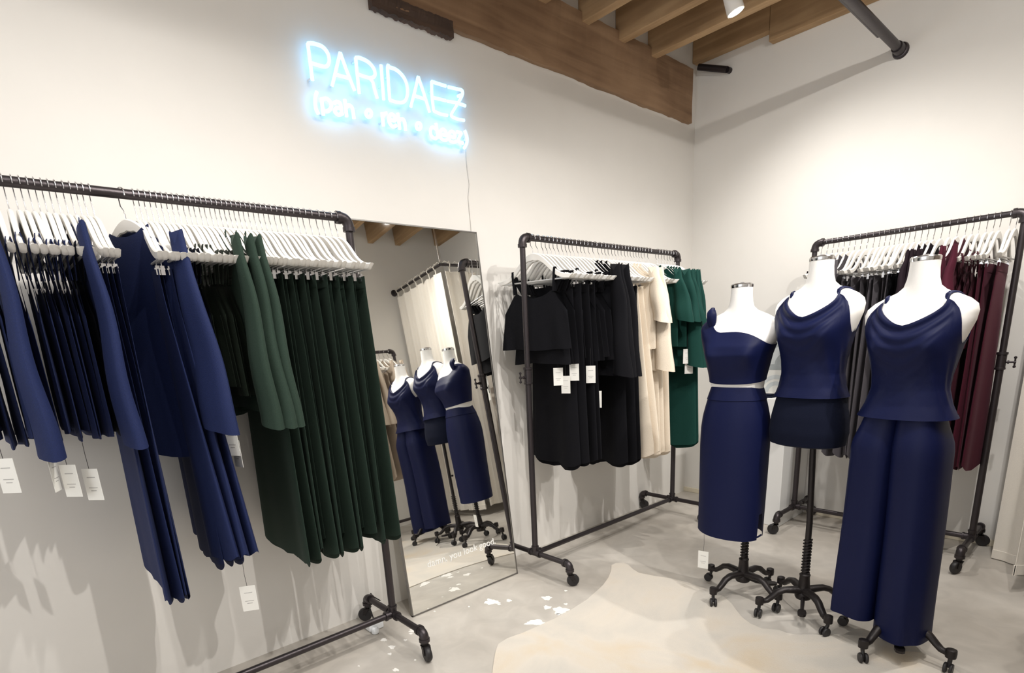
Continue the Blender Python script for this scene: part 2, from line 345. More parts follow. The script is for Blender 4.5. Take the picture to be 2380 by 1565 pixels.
def clothes_rack(name, label, base, rotz, length, H, h, half=0.25, sleeve=1.02, clampdir=(-1, -1), crots=(0.5, 2.6, 1.2, 3.6)):
    "rack along local X from 0 to length"
    t = thing(name, label, 'clothes rack', base, rotz, 'dark pipe clothes racks on casters')
    b = MB(); b.tube([(0.04, 0, H), (length-0.04, 0, H)], PR, 14); part('top_rail', b, M['pipe'], t)
    b = MB(); b.tube([(0.02, 0, h), (length-0.02, 0, h)], PR, 14); part('base_rail', b, M['pipe'], t)
    for i, x in enumerate((0.0, length)):
        s = 1 if i == 0 else -1
        b = MB(); b.tube([(x, 0, h+0.02), (x, 0, sleeve)], PR*1.12, 14); b.tube([(x, 0, sleeve), (x, 0, H-0.03)], PR, 14); up = part('upright', b, M['pipe'], t)
        b = MB(); elbow(b, (x, 0, H), (s, 0, 0), (0, 0, -1)); part('elbow', b, M['pipe'], t)
        b = MB(); b.lathe([(0.0165, -0.04), (0.021, -0.038), (0.021, -0.03), (0.019, -0.028), (0.019, 0.030), (0.0225, 0.032), (0.0225, 0.042), (0.016, 0.044)], (x, 0, sleeve), 'z', 18)
        cl = part('sleeve_clamp', b, M['pipe'], t)
        b = MB(); d = -s; zz = sleeve - 0.004
        b.tube([(x+0.017*d, 0, zz), (x+0.050*d, 0, zz)], 0.0045, 8)
        b.lathe([(0.008, -0.003), (0.008, 0.003)], (x+0.026*d, 0, zz), 'x', 12); b.lathe([(0.007, -0.004), (0.007, 0.004)], (x+0.05*d, 0, zz), 'x', 10)
        b.tube([(x+0.050*d, 0, zz-0.020), (x+0.05*d, 0, zz+0.020)], 0.0035, 8)
        for e in (-1, 1): b.lathe([(0.001, -0.007), (0.006, -0.003), (0.006, 0.003), (0.001, 0.007)], (x+0.05*d, 0, zz+e*0.021), 'z', 10)
        link('clamp_handle', b.data('clamp_handle', M['pipe']), cl)
        b = MB()
        for e in (-1, 1): b.tube([(x, 0, h), (x, e*(half-0.03), h)], PR, 14)
        part('foot_bar', b, M['pipe'], t)
        b = MB(); b.tube([(x, -0.034, h), (x, 0.034, h)], 0.0175, 14); b.tube([(x, 0, h-0.004), (x, 0, h+0.036)], 0.0175, 14); b.tube([(x, 0, h), (x+s*0.036, 0, h)], 0.0175, 14)
        for q, dd in (((x, -0.034, h), (0, -1, 0)), ((x, 0.034, h), (0, 1, 0)), ((x, 0, h+0.036), (0, 0, 1)), ((x+s*0.036, 0, h), (s, 0, 0))):
            q = Vector(q); dd = Vector(dd); b.tube([q-dd*0.006, q+dd*0.003], 0.020, 14)
        part('tee_fitting', b, M['pipe'], t)
        for e in (-1, 1):
            b = MB(); elbow(b, (x, e*half, h), (0, -e, 0), (0, 0, -1), R=0.026); fe = part('elbow', b, M['pipe'], t)
            caster(fe, x, e*half, h-0.0345+0.0, crots[(i*2+(e > 0)) % 4])
    return t
# caster hangs 0.0825 below its origin -> h = 0.0345 + 0.0825 = 0.117
HB = 0.118
R1 = dict(x0=-4.12, x1=-2.79, y=-0.300, H=1.667, h=HB)
R2 = dict(x0=-1.904, x1=-0.594, y=-0.263, H=1.677, h=HB)
R3 = dict(x=-0.2826, y0=-0.941, y1=-1.823, H=1.658, h=HB)
clothes_rack('clothes_rack', 'dark pipe clothes rack of navy and green clothes, left of the leaning mirror', (R1['x0'], R1['y'], 0), 0, R1['x1']-R1['x0'], R1['H'], HB, half=0.235, crots=(0.5, 2.2, -1.75, 2.4))
clothes_rack('clothes_rack', 'dark pipe clothes rack of black, cream and teal clothes, right of the mirror', (R2['x0'], R2['y'], 0), 0, R2['x1']-R2['x0'], R2['H'], HB, half=0.245, sleeve=1.044, crots=(-0.5, -1.2, 2.4, -1.1))
clothes_rack('clothes_rack', 'dark pipe clothes rack of grey and burgundy clothes along the back wall', (R3['x'], R3['y0'], 0), -pi/2, R3['y0']-R3['y1'], R3['H'], HB, half=0.25, sleeve=1.005, clampdir=(-1, 1), crots=(-2.6, 0.4, -2.0, 0.3))
R4 = dict(x0=-1.10, x1=-2.40, y=-2.46, H=1.66)
clothes_rack('clothes_rack', 'dark pipe clothes rack of beige clothes, seen only in the mirror', (R4['x0'], R4['y'], 0), pi, R4['x0']-R4['x1'], R4['H'], HB, half=0.24)

# ------------------------------------------------------------------ hangers (local: x along the rail, y along the hanger, z = 0 at the rail's centre)
HG = {}
def hanger_meshes():
    b = MB(); n = 14; T = 0.0055
    top = []; bot = []
    for i in range(n+1):
        y = 0.215*i/n; a = i/n
        zt = -0.064 - 0.112*(1/(1+math.exp(-(a-0.42)*7))-0.05)/0.93 + (0.004*cos(a*12) if False else 0)
        wd = 0.030*(1-a)+0.020*a if a > 0.12 else 0.034
        top.append((y, zt)); bot.append((y*0.985, zt-wd))
    bot[-1] = (0.205, top[-1][1]-0.012)
    for s in (-1, 1):
        rings = []
        for (yt, zt), (yb, zb) in zip(top, bot):
            th = T*(1.0 if yt < 0.14 else 1.0+(yt-0.14)*4)
            rings.append([(-th, s*yt, zt-0.003), (-th*0.5, s*yt, zt), (th*0.5, s*yt, zt), (th, s*yt, zt-0.003), (th, s*yb, zb+0.003), (th*0.5, s*yb, zb), (-th*0.5, s*yb, zb), (-th, s*yb, zb+0.003)])
        if s < 0: rings = [r[::-1] for r in rings]
        b.loft(rings, cap0=False)
    HG['body'] = b.data('hanger_body', M['whitewood'])
    b = MB(); pts = [(0, 0, -0.068), (0, 0, -0.052), (0, 0.004, -0.042), (0, 0.012, -0.030)]
    r = 0.0165
    for i in range(11):
        a = radians(-38 + i*24); pts.append((0, r*cos(a)*1.0, r*sin(a)+0.0))
    b.tube(pts, 0.0016, 6); HG['hook'] = b.data('hanger_hook', M['chrome'])
    b = MB(); b.tube([(0, -0.196, -0.192), (0, 0.196, -0.192)], 0.0035, 8)
    for s in (-1, 1): b.tube([(0, s*0.196, -0.192), (0, s*0.197, -0.178)], 0.0035, 8)
    HG['bar'] = b.data('hanger_bar', M['rod'])
    b = MB(); b.box((-0.005, -0.008, -0.024), (0.005, 0.008, 0.0)); b.tube([(0, 0, 0), (0, 0, 0.010)], 0.002, 6); b.box((-0.007, -0.004, -0.010), (0.007, 0.004, -0.006))
    HG['clip'] = b.data('hanger_clip', M['chrome'], False)
hanger_meshes()
def hanger(loc, rot, label, group, clips=False):
    t = thing('clothes_hanger', label, 'hanger', loc, rot, group)
    link('hanger_body', HG['body'], t); link('hook', HG['hook'], t); link('hanger_bar', HG['bar'], t)
    if clips:
        for y in (-0.13, 0.13): link('clip', HG['clip'], t, (0, y, -0.203))
    return t

# ------------------------------------------------------------------ garments
def cloth(b, ztop, zbot, hu, hv, fold, nth=44, nz=26, uc=lambda z: 0.0, vc=lambda z: 0.0, hem=0.0, seed=0, ex=0.62):
    "closed shell of cloth; u = local y, v = local x; columns follow ztop/zbot so necklines and hems can curve"
    rnd = random.Random(seed); hp = [rnd.uniform(0, 6.28) for _ in range(3)]
    rings = []
    for j in range(nz+1):
        t = j/nz; ring = []
        for i in range(nth):
            a = 2*pi*i/nth; cu, sv = cos(a), sin(a)
            e = (abs(cu)**ex)*(1 if cu >= 0 else -1)
            zt = ztop(e, sv); zb = zbot(e, sv) + hem*(sin(3*e+hp[0])+0.5*sin(7*e+hp[1]))
            z = zt + (zb-zt)*t
            u = e*hu(z) + uc(z); v = sv*hv(z)*(1.0-0.25*e*e) + fold(u, z, t) + vc(z)
            ring.append((v, u, z))
        rings.append(ring)
    b.loft(rings, cap0=False, cap1=False)
def lerp(a, b, t): return a+(b-a)*max(0, min(1, t))
def armz(e_abs_u):  # top edge of a hanger arm at |y|
    a = min(1, e_abs_u/0.215); return -0.064 - 0.112*(1/(1+math.exp(-(a-0.42)*7))-0.05)/0.93
GM = {}
def tagmesh():
    b = MB(); b.box((-0.0006, -0.0235, -0.085), (0.0006, 0.0235, 0)); b.mi = 1
    for z, w in ((-0.022, 0.012), (-0.050, 0.013), (-0.058, 0.008)): b.box((-0.0009, -w, z-0.002), (0.0009, w, z))
    GM['tag'] = b.data('swing_tag', [M['paper'], M['print']], False)
    b = MB(); b.tube([(0, 0, 0), (0.001, 0.002, 0.04), (0, 0, 0.085)], 0.0007, 5); GM['tagstring'] = b.data('tag_string', M['string'])
tagmesh()
def swing_tag(parent, v, u, z, rot):
    t = link('swing_tag', GM['tag'], parent, (v, u, z), rot); link('tag_string', GM['tagstring'], t)

def g_mesh(kind, m, var, T, L):
    "kind: cami, tank, top, jacket, pants, skirt, dress; T = cloth thickness half, L = bottom z"
    key = (kind, m, var, T, L)
    if key in GM: return GM[key]
    rnd = random.Random(sum(ord(c) for c in kind)*7 + var*31 + int(T*10000)); ph = rnd.uniform(0, 6.28); ph2 = rnd.uniform(0, 6.28)
    w = 1 + rnd.uniform(-0.04, 0.04)
    if kind in ('tank', 'cami'): w = (1.04, 0.86, 0.88, 0.98)[var % 4]
    b = MB(); sub = []
    def fold(amp, f, top=0.15):
        return lambda u, z, t: amp*min(1, t/top if top else 1)*(0.35+0.65*t)*(0.65*sin(f*u+ph)+0.35*sin(f*1.9*u+ph2+3*t))
    if kind in ('cami', 'tank'):
        hu = lambda z: w*lerp(0.165, 0.205, (-0.25-z)/0.35)
        s = 0.12 if kind == 'cami' else 0.150
        def zt(e, sv):
            a = abs(e)
            scoop = -0.33 if sv > 0 else -0.27
            if a < 0.62: return lerp(scoop, -0.235, (a/0.62)**2)
            return lerp(-0.235, -0.335, (a-0.62)/0.38)
        cloth(b, zt, lambda e, sv: L, hu, lambda z: lerp(T*0.7, T*1.2, (-0.25-z)/0.4), fold(T*1.1, 30, 0.1), seed=var, hem=0.004)
        wd = 0.006 if kind == 'cami' else 0.016
        for sd in (-1, 1):
            for fb in (-1, 1):
                rings = []
                for k in range(7):
                    t = k/6; u = sd*lerp(s, 0.62*0.17*w*1.02, t); z = lerp(armz(s)+0.004, -0.245, t); v = fb*lerp(0.0085, T*0.75, t)
                    if k == 0: v = fb*0.004; z += 0.003
                    rings.append([(v-0.001, u-wd, z), (v+0.001, u-wd, z), (v+0.001, u+wd, z), (v-0.001, u+wd, z)])
                b.loft(rings)
    elif kind in ('top', 'jacket'):
        def zt(e, sv):
            a = abs(e); u = a*0.2*w
            if a < 0.36: return armz(0.36*0.2) - (0.035 if sv > 0 else 0.012)*(1-(a/0.36)**2)
            return armz(u)+0.004
        def hub(z): return 0.2*w*(1+0.07*min(1, max(0, (-0.2-z)/0.5)))
        T2 = max(T, 0.0095)
        cloth(b, zt, lambda e, sv: L, hub, lambda z: lerp(T2, T*1.2+0.003, (-0.2-z)/0.4), fold(T*0.9, 22, 0.3), seed=var, hem=0.004, nz=34, ex=0.8)
        cb = MB(); rings = []
        for k in range(15):
            t = -1+2*k/14; u = 0.074*t; z = armz(0.072)+0.004
            rings.append([(sg*0.0095*(1-0.2*t*t)+dv, u, z+dz_-0.010*(1-t*t)*(1.2 if sg > 0 else 0.4)) for sg, dv, dz_ in ((1, 0.001, -0.012), (1, 0.004, 0.012), (1, 0.002, 0.013), (1, -0.001, -0.010))])
        cb.loft(rings); sub.append(('collar', cb))
        SL = -0.66 if kind == 'jacket' else -0.40
        for sd in (-1, 1):
            sb = MB(); rings = []; out = 0.045 if kind == 'jacket' else 0.06; sw = 0.062 if kind == 'jacket' else 0.052
            for k in range(19):
                t = k/18; z = lerp(-0.150, SL, t) - (0.012*sin(6*t) if False else 0); c = sd*(0.190 + out*(0.3*t**0.5+0.7*t)); hw = lerp(0.026, sw, 0.35*min(1, t*4)+0.65*t)
                hvv = lerp(0.011, T*1.6+0.017, t); ring = []
                for i in range(20):
                    a = 2*pi*i/20
                    ring.append((hvv*sin(a)*(1+0.15*sin(3*a+ph)) + 0.004*sin(9*t+ph+sd), c+hw*cos(a)*(1+0.1*sin(5*t+ph2)), z + (0.035*abs(cos(a)) if k == 0 else 0) + 0.012*cos(a)*sd*(-1 if k == 18 else 0)))
                rings.append(ring)
            sb.loft(rings, cap0=True, cap1=False); sub.append(('sleeve', sb))
    elif kind in ('pants', 'slimpants'):
        nar = 0.80 if kind == 'slimpants' else 1.0; Tp = T*(0.9 if nar < 1 else 1.7)
        hu = lambda z: nar*w*lerp(0.160, 0.205, (-0.22-z)/0.9)
        def fo(u, z, t): return T*1.5*min(1, t*4)*(0.35+0.65*t)*sin(15*u+ph) + T*0.8*t*sin(31*u+ph2)
        cloth(b, lambda e, sv: -0.225, lambda e, sv: L + (0.02 if abs(e) < 0.08 else 0) - (0.012*sv) + 0.028*e**6, hu, lambda z: lerp(T*0.8, Tp, (-0.22-z)/0.7), fo, seed=var, hem=0.006, nz=30)
        wb = MB(); cloth(wb, lambda e, sv: -0.212, lambda e, sv: -0.25, lambda z: nar*w*0.162, lambda z: T*0.8+0.0012, lambda u, z, t: 0, nz=2); sub.append(('waistband', wb))
    elif kind == 'skirt':
        hu = lambda z: w*lerp(0.145, 0.235, (-0.22-z)/0.85)
        def fo(u, z, t): return 0.016*t*min(1, t*4)*(0.8*sin(20*u+ph) + 0.4*sin(43*u+ph2))
        cloth(b, lambda e, sv: -0.225, lambda e, sv: L + 0.03*e**6, hu, lambda z: lerp(T*0.8, T*2.4+0.016, (-0.22-z)/0.85), fo, nth=72, seed=var, hem=0.008, nz=26, vc=lambda z: lerp(0, 0.045, (-0.3-z)/0.8))
        wb = MB(); cloth(wb, lambda e, sv: -0.212, lambda e, sv: -0.25, lambda z: w*0.147, lambda z: T*0.8+0.0012, lambda u, z, t: 0, nz=2); sub.append(('waistband', wb))
    elif kind == 'dress':
        hu = lambda z: w*(lerp(0.17, 0.15, (-0.25-z)/0.2) if z > -0.45 else lerp(0.15, 0.20, (-0.45-z)/0.6))
        def zt(e, sv):
            a = abs(e); sc = -0.30 if sv > 0 else -0.24
            if a < 0.62: return lerp(sc, -0.225, (a/0.62)**2)
            return lerp(-0.225, -0.32, (a-0.62)/0.38)
        cloth(b, zt, lambda e, sv: L, hu, lambda z: lerp(T*0.8, T*1.6, (-0.3-z)/0.8), fold(T*1.2, 34), seed=var, hem=0.006, nz=32)
        for sd in (-1, 1):
            for fb in (-1, 1):
                rings = []
                for k in range(6):
                    t = k/5; u = sd*lerp(0.12, 0.107*w, t); z = lerp(armz(0.12)+0.002, -0.24, t); v = fb*lerp(0.0062, T*0.75, t)
                    if k == 0: v = 0
                    rings.append([(v-0.001, u-0.009, z), (v+0.001, u-0.009, z), (v+0.001, u+0.009, z), (v-0.001, u+0.009, z)])
                b.loft(rings)
    GM[key] = (b.data('garment_'+kind, M[m]), [(n_, s_.data(n_, M[m])) for n_, s_ in sub])
    return GM[key]
NAMES = {'cami': ('camisole', 'camisole'), 'tank': ('tank_top', 'tank top'), 'top': ('short_sleeved_top', 'half-sleeved top'), 'jacket': ('long_sleeved_jacket', 'long-sleeved jacket'),
         'pants': ('wide_leg_trousers', 'wide trousers'), 'slimpants': ('slim_trousers', 'slim trousers'), 'skirt': ('full_skirt', 'full skirt'), 'dress': ('sleeveless_dress', 'long dress')}
CATS = {'cami': 'top', 'tank': 'top', 'top': 'top', 'jacket': 'jacket', 'pants': 'trousers', 'slimpants': 'trousers', 'skirt': 'skirt', 'dress': 'dress'}
CNAME = {'navy': 'navy', 'ink': 'blue-black', 'green': 'dark green', 'olive': 'olive-black', 'black': 'black', 'cream': 'cream', 'teal': 'dark teal', 'grey': 'charcoal grey', 'plum': 'plum-black', 'burgundy': 'burgundy', 'beige': 'beige'}
def fill_rack(items, place, rack, anchor, T, gname, rev=False):
    "items: list of (position, kind, material, L, variant, yaw, tag or None)"
    n = len(items)
    for i, (pos, kind, m, L, var, yw, tg) in enumerate(items):
        loc, rot = place(pos); k = ordw(n-1-i if rev else i)
        clips = kind in ('pants', 'slimpants', 'skirt')
        hanger(loc, rot+yw, f'white hanger on the {rack}, {k} {anchor}', f'white hangers on the {rack}', clips)
        if kind is None: continue
        me, subs = g_mesh(kind, m, var, T, L)
        nm, words = NAMES[kind]
        o = link(nm, me, None, loc, rot+yw)
        tag(o, f'{CNAME[m]} {words} on the {rack}, {k} {anchor}', CATS[kind], gname)
        for sn, sm in subs: link(sn, sm, o)
        if tg: swing_tag(o, *tg)

# rack by the mirror's left: measured hook positions
rnd = random.Random(11)
L13 = [-3.717, -3.699, -3.684, -3.669, -3.655, -3.641, -3.627, -3.613, -3.597, -3.582, -3.568, -3.555, -3.540]
XR = [-3.469, -3.440, -3.427, -3.413, -3.399, -3.385, -3.371, -3.357, -3.343, -3.329, -3.313, -3.299, -3.285, -3.270, -3.256, -3.241, -3.227, -3.213, -3.199, -3.185, -3.171, -3.157, -3.143, -3.128,
      -3.112, -3.096, -3.080, -3.064, -3.046, -3.028, -3.010, -2.990, -2.969, -2.950, -2.928, -2.903, -2.881, -2.857, -2.835]
L13 = [-3.856, -3.834, -3.812, -3.790, -3.768, -3.742] + L13
it = []
left = [('cami','navy'),('tank','navy'),('tank','navy'),('cami','navy'),('jacket','navy'),('tank','navy'),('cami','navy'),('tank','navy'),('cami','navy'),('tank','navy'),('tank','navy'),('tank','navy'),('tank','navy'),('tank','ink'),('jacket','navy'),('pants','navy'),('pants','navy'),('pants','navy'),('pants','navy')]
tags = {0: (0.0, -0.19, -0.66, 0.8), 5: (0.0, -0.165, -0.70, 0.7), 7: (0.0, -0.17, -0.718, 0.7), 4: (0, -0.15, -0.68, -0.4)}
for i, (x, (kd, m)) in enumerate(zip(L13, left)):
    L = {'cami': -0.62, 'tank': -0.64, 'jacket': -0.60, 'pants': -1.15}[kd]
    it.append((x, kd, m, L, i % 3, rnd.uniform(-0.03, 0.03), tags.get(i)))
place1 = lambda x: ((x, R1['y'], R1['H']), 0.0)
fill_rack(it, place1, 'left rack', 'left of the rail gap', 0.0055, 'navy clothes left of the rail gap', rev=True)
it = []
right = [('jacket','navy')] + [('skirt','navy'),('slimpants','navy'),('skirt','navy'),('slimpants','navy'),('skirt','navy'),('slimpants','navy')] + [('tank','ink')]*2 + [('cami','olive')]*3 + [('tank','olive')]*3 + [('jacket','green'),('tank','green'),('jacket','green'),('tank','green'),('jacket','green')] + [('pants','green'),('slimpants','green')]*9 + [('pants','green')]
for i, (x, (kd, m)) in enumerate(zip(XR, right)):
    L = {'cami': -0.54, 'tank': -0.57, 'jacket': -0.62, 'pants': -1.165, 'slimpants': -1.10, 'skirt': -1.06}[kd]
    if kd == 'pants' and i % 5 == 4: L = -1.13
    yw = rnd.uniform(-0.03, 0.03)
    if i == 0: L = -0.74; yw = 0.42
    it.append((x, kd, m, L, i % 4, yw, {8: (0.0, -0.17, -0.66, 0.5), 9: (0, -0.15, -0.70, 0.2), 5: (0.01, -0.18, -1.16, 1.1)}.get(i)))
fill_rack(it, place1, 'left rack', 'right of the rail gap', 0.0055, 'navy and green clothes right of the gap')

# rack right of the mirror
XS = [-1.838, -1.803, -1.768, -1.740, -1.712, -1.685, -1.657, -1.627, -1.599, -1.572, -1.545, -1.513, -1.484, -1.456, -1.423, -1.385, -1.345, -1.312, -1.286, -1.258, -1.228, -1.200, -1.172,
      -1.143, -1.114, -1.087, -1.060, -1.033, -1.006, -0.981, -0.956, -0.926, -0.894, -0.812, -0.783, -0.753, -0.723, -0.692, -0.663, -0.638, -0.613]
kinds = [('cami','black')] + [('tank','black')]*3 + [('slimpants','black')] + [('pants','black')] + [('cami','black'),('pants','black'),('tank','black'),('pants','black'),('tank','black'),('cami','black'),('tank','black')] + \
        [('jacket','black')]*3 + [('pants','black'),('slimpants','black')]*2 + [('pants','black')] + [('skirt','cream')]*2 + [('top','cream')]*2 + [('jacket','cream')] + [('pants','cream'),('slimpants','cream')]*3 + \
        [('top','teal')]*3 + [('jacket','teal')]*3 + [('pants','teal'),('slimpants','teal'),('pants','teal'),('slimpants','teal'),('pants','teal')]
it = []
for i, (x, (kd, m)) in enumerate(zip(XS, kinds)):
    L = {'cami': -0.56, 'tank': -0.58, 'top': -0.54, 'jacket': -0.66, 'pants': -1.17, 'slimpants': -1.12, 'skirt': -1.14}[kd]
    if kd == 'pants' and i in (4, 5, 7, 9): L = -1.10
    yw = rnd.uniform(-0.05, 0.05)
    if i == 0: yw = 0.20; L = -0.51
    if i == 1: yw = 0.10
    tg = {1: (0.0, -0.10, -0.60, 0.6), 2: (0.0, -0.13, -0.64, 0.4), 3: (0.0, -0.16, -0.58, 0.5), 6: (0.02, -0.18, -0.60, 0.6), 8: (0.02, -0.17, -0.73, 0.6), 34: (-0.01, -0.2, -0.56, 0.6), 35: (-0.01, -0.2, -0.62, 0.7)}.get(i)
    it.append((x, kd, m, L, i % 4, yw, tg))
place2 = lambda x: ((x, R2['y'], R2['H']), 0.0)
fill_rack(it, place2, 'middle rack', 'from its mirror end', 0.0105, 'clothes on the rack right of the mirror')

# rack on the back wall
YS = [-0.975, -1.005, -1.033, -1.060, -1.086, -1.114, -1.142, -1.170, -1.200, -1.230, -1.257, -1.281, -1.303, -1.325, -1.346, -1.366, -1.387, -1.411, -1.438, -1.464, -1.490, -1.520, -1.552, -1.583, -1.614, -1.640, -1.663, -1.691, -1.716, -1.738, -1.773, -1.795]
kinds = [('tank','plum')]*4 + [('jacket','grey')]*2 + [('pants','grey'),('slimpants','grey'),('pants','grey')]*3 + [('pants','black')]*3 + [('top','plum')]*3 + [('tank','burgundy')]*2 + [('top','burgundy')]*2 + [('tank','burgundy'), ('dress','burgundy'), ('tank','burgundy')] + [('pants','burgundy')]*3
it = []
for i, y in enumerate(YS):
    kd, m = kinds[i] if i < len(kinds) else (None, None)
    L = {'cami': -0.58, 'tank': -0.58, 'top': -0.58, 'jacket': -0.62, 'pants': -1.16, 'slimpants': -1.12, 'skirt': -1.1, 'dress': -1.17, None: 0}[kd]
    it.append((y, kd, m, L, i % 4, rnd.uniform(-0.05, 0.05), {24: (0, -0.17, -0.68, 0.8)}.get(i)))
place3 = lambda y: ((R3['x'], y, R3['H']), -pi/2)
fill_rack(it, place3, 'back rack', 'from its corner end', 0.0095, 'clothes on the back-wall rack')

# rack seen in the mirror
it = []
for i in range(14):
    x = -1.16 - 0.045*i
    kd = ['jacket', 'pants', 'jacket', 'pants', 'pants', 'jacket', 'pants'][i % 7]
    it.append((x, kd, 'beige', {'jacket': -0.68, 'pants': -1.15}[kd], i % 4, rnd.uniform(-0.05, 0.05), None))
place4 = lambda x: ((x, R4['y'], R4['H']), pi)
fill_rack(it, place4, 'mirrored rack', 'from its curtain end', 0.015, 'beige clothes on the mirrored rack')

# ------------------------------------------------------------------ dress forms
# torso sections: z, half width, depth front, depth back
SEC = [(0.745, 0.118, 0.085, 0.085), (0.752, 0.136, 0.100, 0.100), (0.80, 0.143, 0.106, 0.112), (0.86, 0.138, 0.102, 0.112), (0.92, 0.126, 0.092, 0.100), (0.98, 0.112, 0.082, 0.084),
       (1.03, 0.107, 0.080, 0.078), (1.08, 0.112, 0.088, 0.080), (1.13, 0.122, 0.104, 0.086), (1.175, 0.131, 0.116, 0.090), (1.21, 0.143, 0.110, 0.090), (1.25, 0.158, 0.088, 0.084),
       (1.28, 0.163, 0.068, 0.074), (1.30, 0.158, 0.057, 0.066), (1.318, 0.138, 0.051, 0.060), (1.335, 0.105, 0.047, 0.055), (1.350, 0.070, 0.045, 0.050), (1.366, 0.052, 0.044, 0.046),
       (1.39, 0.045, 0.043, 0.044), (1.42, 0.042, 0.042, 0.042), (1.445, 0.042, 0.042, 0.042)]
def sec(z):
    if z <= SEC[0][0]: return SEC[0][1:]
    for a, c in zip(SEC, SEC[1:]):
        if z <= c[0]:
            t = (z-a[0])/(c[0]-a[0]); return tuple(a[k]+(c[k]-a[k])*t for k in (1, 2, 3))
    return SEC[-1][1:]
def tp(th, z, off=0.0, dz=0.0, lean=0.0):
    "torso surface point; theta 0 = front (+x), 90 = its left (+y)"
    hw, df, db = sec(z); p = 0.86 + 0.14*smooth(1.27, 1.36, z)
    c, s = cos(th), sin(th)
    x = (abs(c)**p)*(1 if c > 0 else -1)*(df if c > 0 else db); y = (abs(s)**p)*(1 if s > 0 else -1)*hw
    if c > 0:
        for sd in (-1, 1):
            x += 0.020*math.exp(-((th if th < pi else th-2*pi) - sd*0.62)**2/0.10 - (z-1.175)**2/0.0022)
    nx, ny = c/max(df, 0.03), s/max(hw, 0.03); l = sqrt(nx*nx+ny*ny)
    return Vector((x+off*nx/l, y+off*ny/l, z+dz))
def dress_form(loc, rot, label, dz, toff, pole_top, clothes):
    """stand at the origin, torso shifted by toff; returns root"""
    t = thing('dress_form', label, 'mannequin', (loc[0], loc[1], 0), rot, 'white dress forms on black wheeled stands')
    N = 56; b = MB(); rings = []
    zs = []
    for a, c in zip(SEC, SEC[1:]):
        if c[0] <= clothes.get('cut', 0): continue
        for k in range(3): zs.append(a[0]+(c[0]-a[0])*k/3)
    zs.append(SEC[-1][0])
    for z in zs: rings.append([tp(2*pi*i/N, z, dz=dz)+Vector((toff[0], toff[1], 0)) for i in range(N)])
    b.loft(rings); part('torso', b, M['form'], t)
    b = MB(); b.lathe([(0.0425, 0.0), (0.0435, 0.004), (0.0435, 0.012), (0.040, 0.016), (0.012, 0.019), (0.006, 0.022), (0.0, 0.022)], (toff[0], toff[1], 1.443+dz), 'z', 28)
    part('neck_cap', b, M['chrome'], t)
    # stand
    b = MB(); b.tube([(0, 0, 0.19), (0, 0, 0.42), (toff[0]*0.3, toff[1]*0.35, pole_top)], 0.0125, 14); part('pole', b, M['iron'], t)
    b = MB()
    b.lathe([(0.030, 0.075), (0.034, 0.085), (0.030, 0.100), (0.024, 0.125), (0.020, 0.175), (0.022, 0.185), (0.016, 0.19)], (0, 0, 0), 'z', 20)
    part('hub', b, M['iron'], t)
    b = MB(); pts = []
    for i in range(160):
        a = i*2*pi/14; pts.append((0.0155*cos(a), 0.0155*sin(a), 0.19+0.155*i/159))
    b.tube(pts, 0.0032, 6); part('screw_thread', b, M['iron'], t)
    for k in range(4):
        a = k*pi/2 + clothes.get('legrot', 0.3)
        d = Vector((cos(a), sin(a), 0)); path = []; rs = []
        for q, (r_, z_) in enumerate([(0.018, 0.112), (0.05, 0.116), (0.085, 0.118), (0.115, 0.108), (0.138, 0.088), (0.158, 0.073), (0.176, 0.071), (0.192, 0.078)]):
            path.append(d*r_ + Vector((0, 0, z_))); rs.append([0.022, 0.019, 0.017, 0.016, 0.015, 0.014, 0.014, 0.014][q])
        b = MB(); b.tube(path, rs, 12, flat=0.8)
        e = d*0.19
        b.lathe([(0.010, 0.056), (0.0165, 0.058), (0.0175, 0.075), (0.0165, 0.088), (0.010, 0.091)], (e.x, e.y, 0), 'z', 14)
        lg = part('leg', b, M['iron'], t)
        c = MB(); ca = a + [0.9, -1.3, 2.0, 0.4][k]; cd = Vector((cos(ca), sin(ca), 0)); pd = Vector((-sin(ca), cos(ca), 0)); q = e + cd*0.012
        c.tube([e+Vector((0, 0, 0.058)), e+Vector((0, 0, 0.044))], 0.007, 10); c.tube([e+Vector((0, 0, 0.046)), q+Vector((0, 0, 0.022))], 0.007, 8)
        for sgn in (-1, 1):
            w0 = q + pd*0.009*sgn + Vector((0, 0, 0.0205)); rr = []
            for (rad, hh) in ((0.006, -0.005), (0.017, -0.005), (0.0195, -0.002), (0.0195, 0.002), (0.017, 0.005), (0.006, 0.005)):
                rr.append([w0 + pd*hh + (cd*cos(2*pi*i/16) + Vector((0, 0, 1))*sin(2*pi*i/16))*rad for i in range(16)])
            c.loft(rr)
        link('caster', c.data('caster', M['rubber']), lg)
    a = clothes.get('pedal', 2.6); d = Vector((cos(a), sin(a), 0)); pd = Vector((-sin(a), cos(a), 0))
    b = MB(); b.tube([d*0.02+Vector((0, 0, 0.09)), d*0.06+Vector((0, 0, 0.07)), d*0.10+Vector((0, 0, 0.062))], [0.009, 0.008, 0.007], 8)
    rr = []
    for q, wv in ((0.095, 0.006), (0.105, 0.014), (0.125, 0.017), (0.145, 0.014), (0.152, 0.006)):
        c0 = d*q + Vector((0, 0, 0.062)); rr.append([c0-pd*wv-Vector((0, 0, .005)), c0+pd*wv-Vector((0, 0, .005)), c0+pd*wv+Vector((0, 0, .005)), c0-pd*wv+Vector((0, 0, .005))])
    b.loft(rr); part('foot_pedal', b, M['iron'], t)
    b = MB(); b.tube([(0, 0, 0.50), (0.0, -0.03, 0.50)], 0.004, 8); b.lathe([(0.003, -0.008), (0.008, -0.004), (0.008, 0.004), (0.003, 0.008)], (0, -0.034, 0.50), 'y', 10); part('height_knob', b, M['iron'], t)
    return t
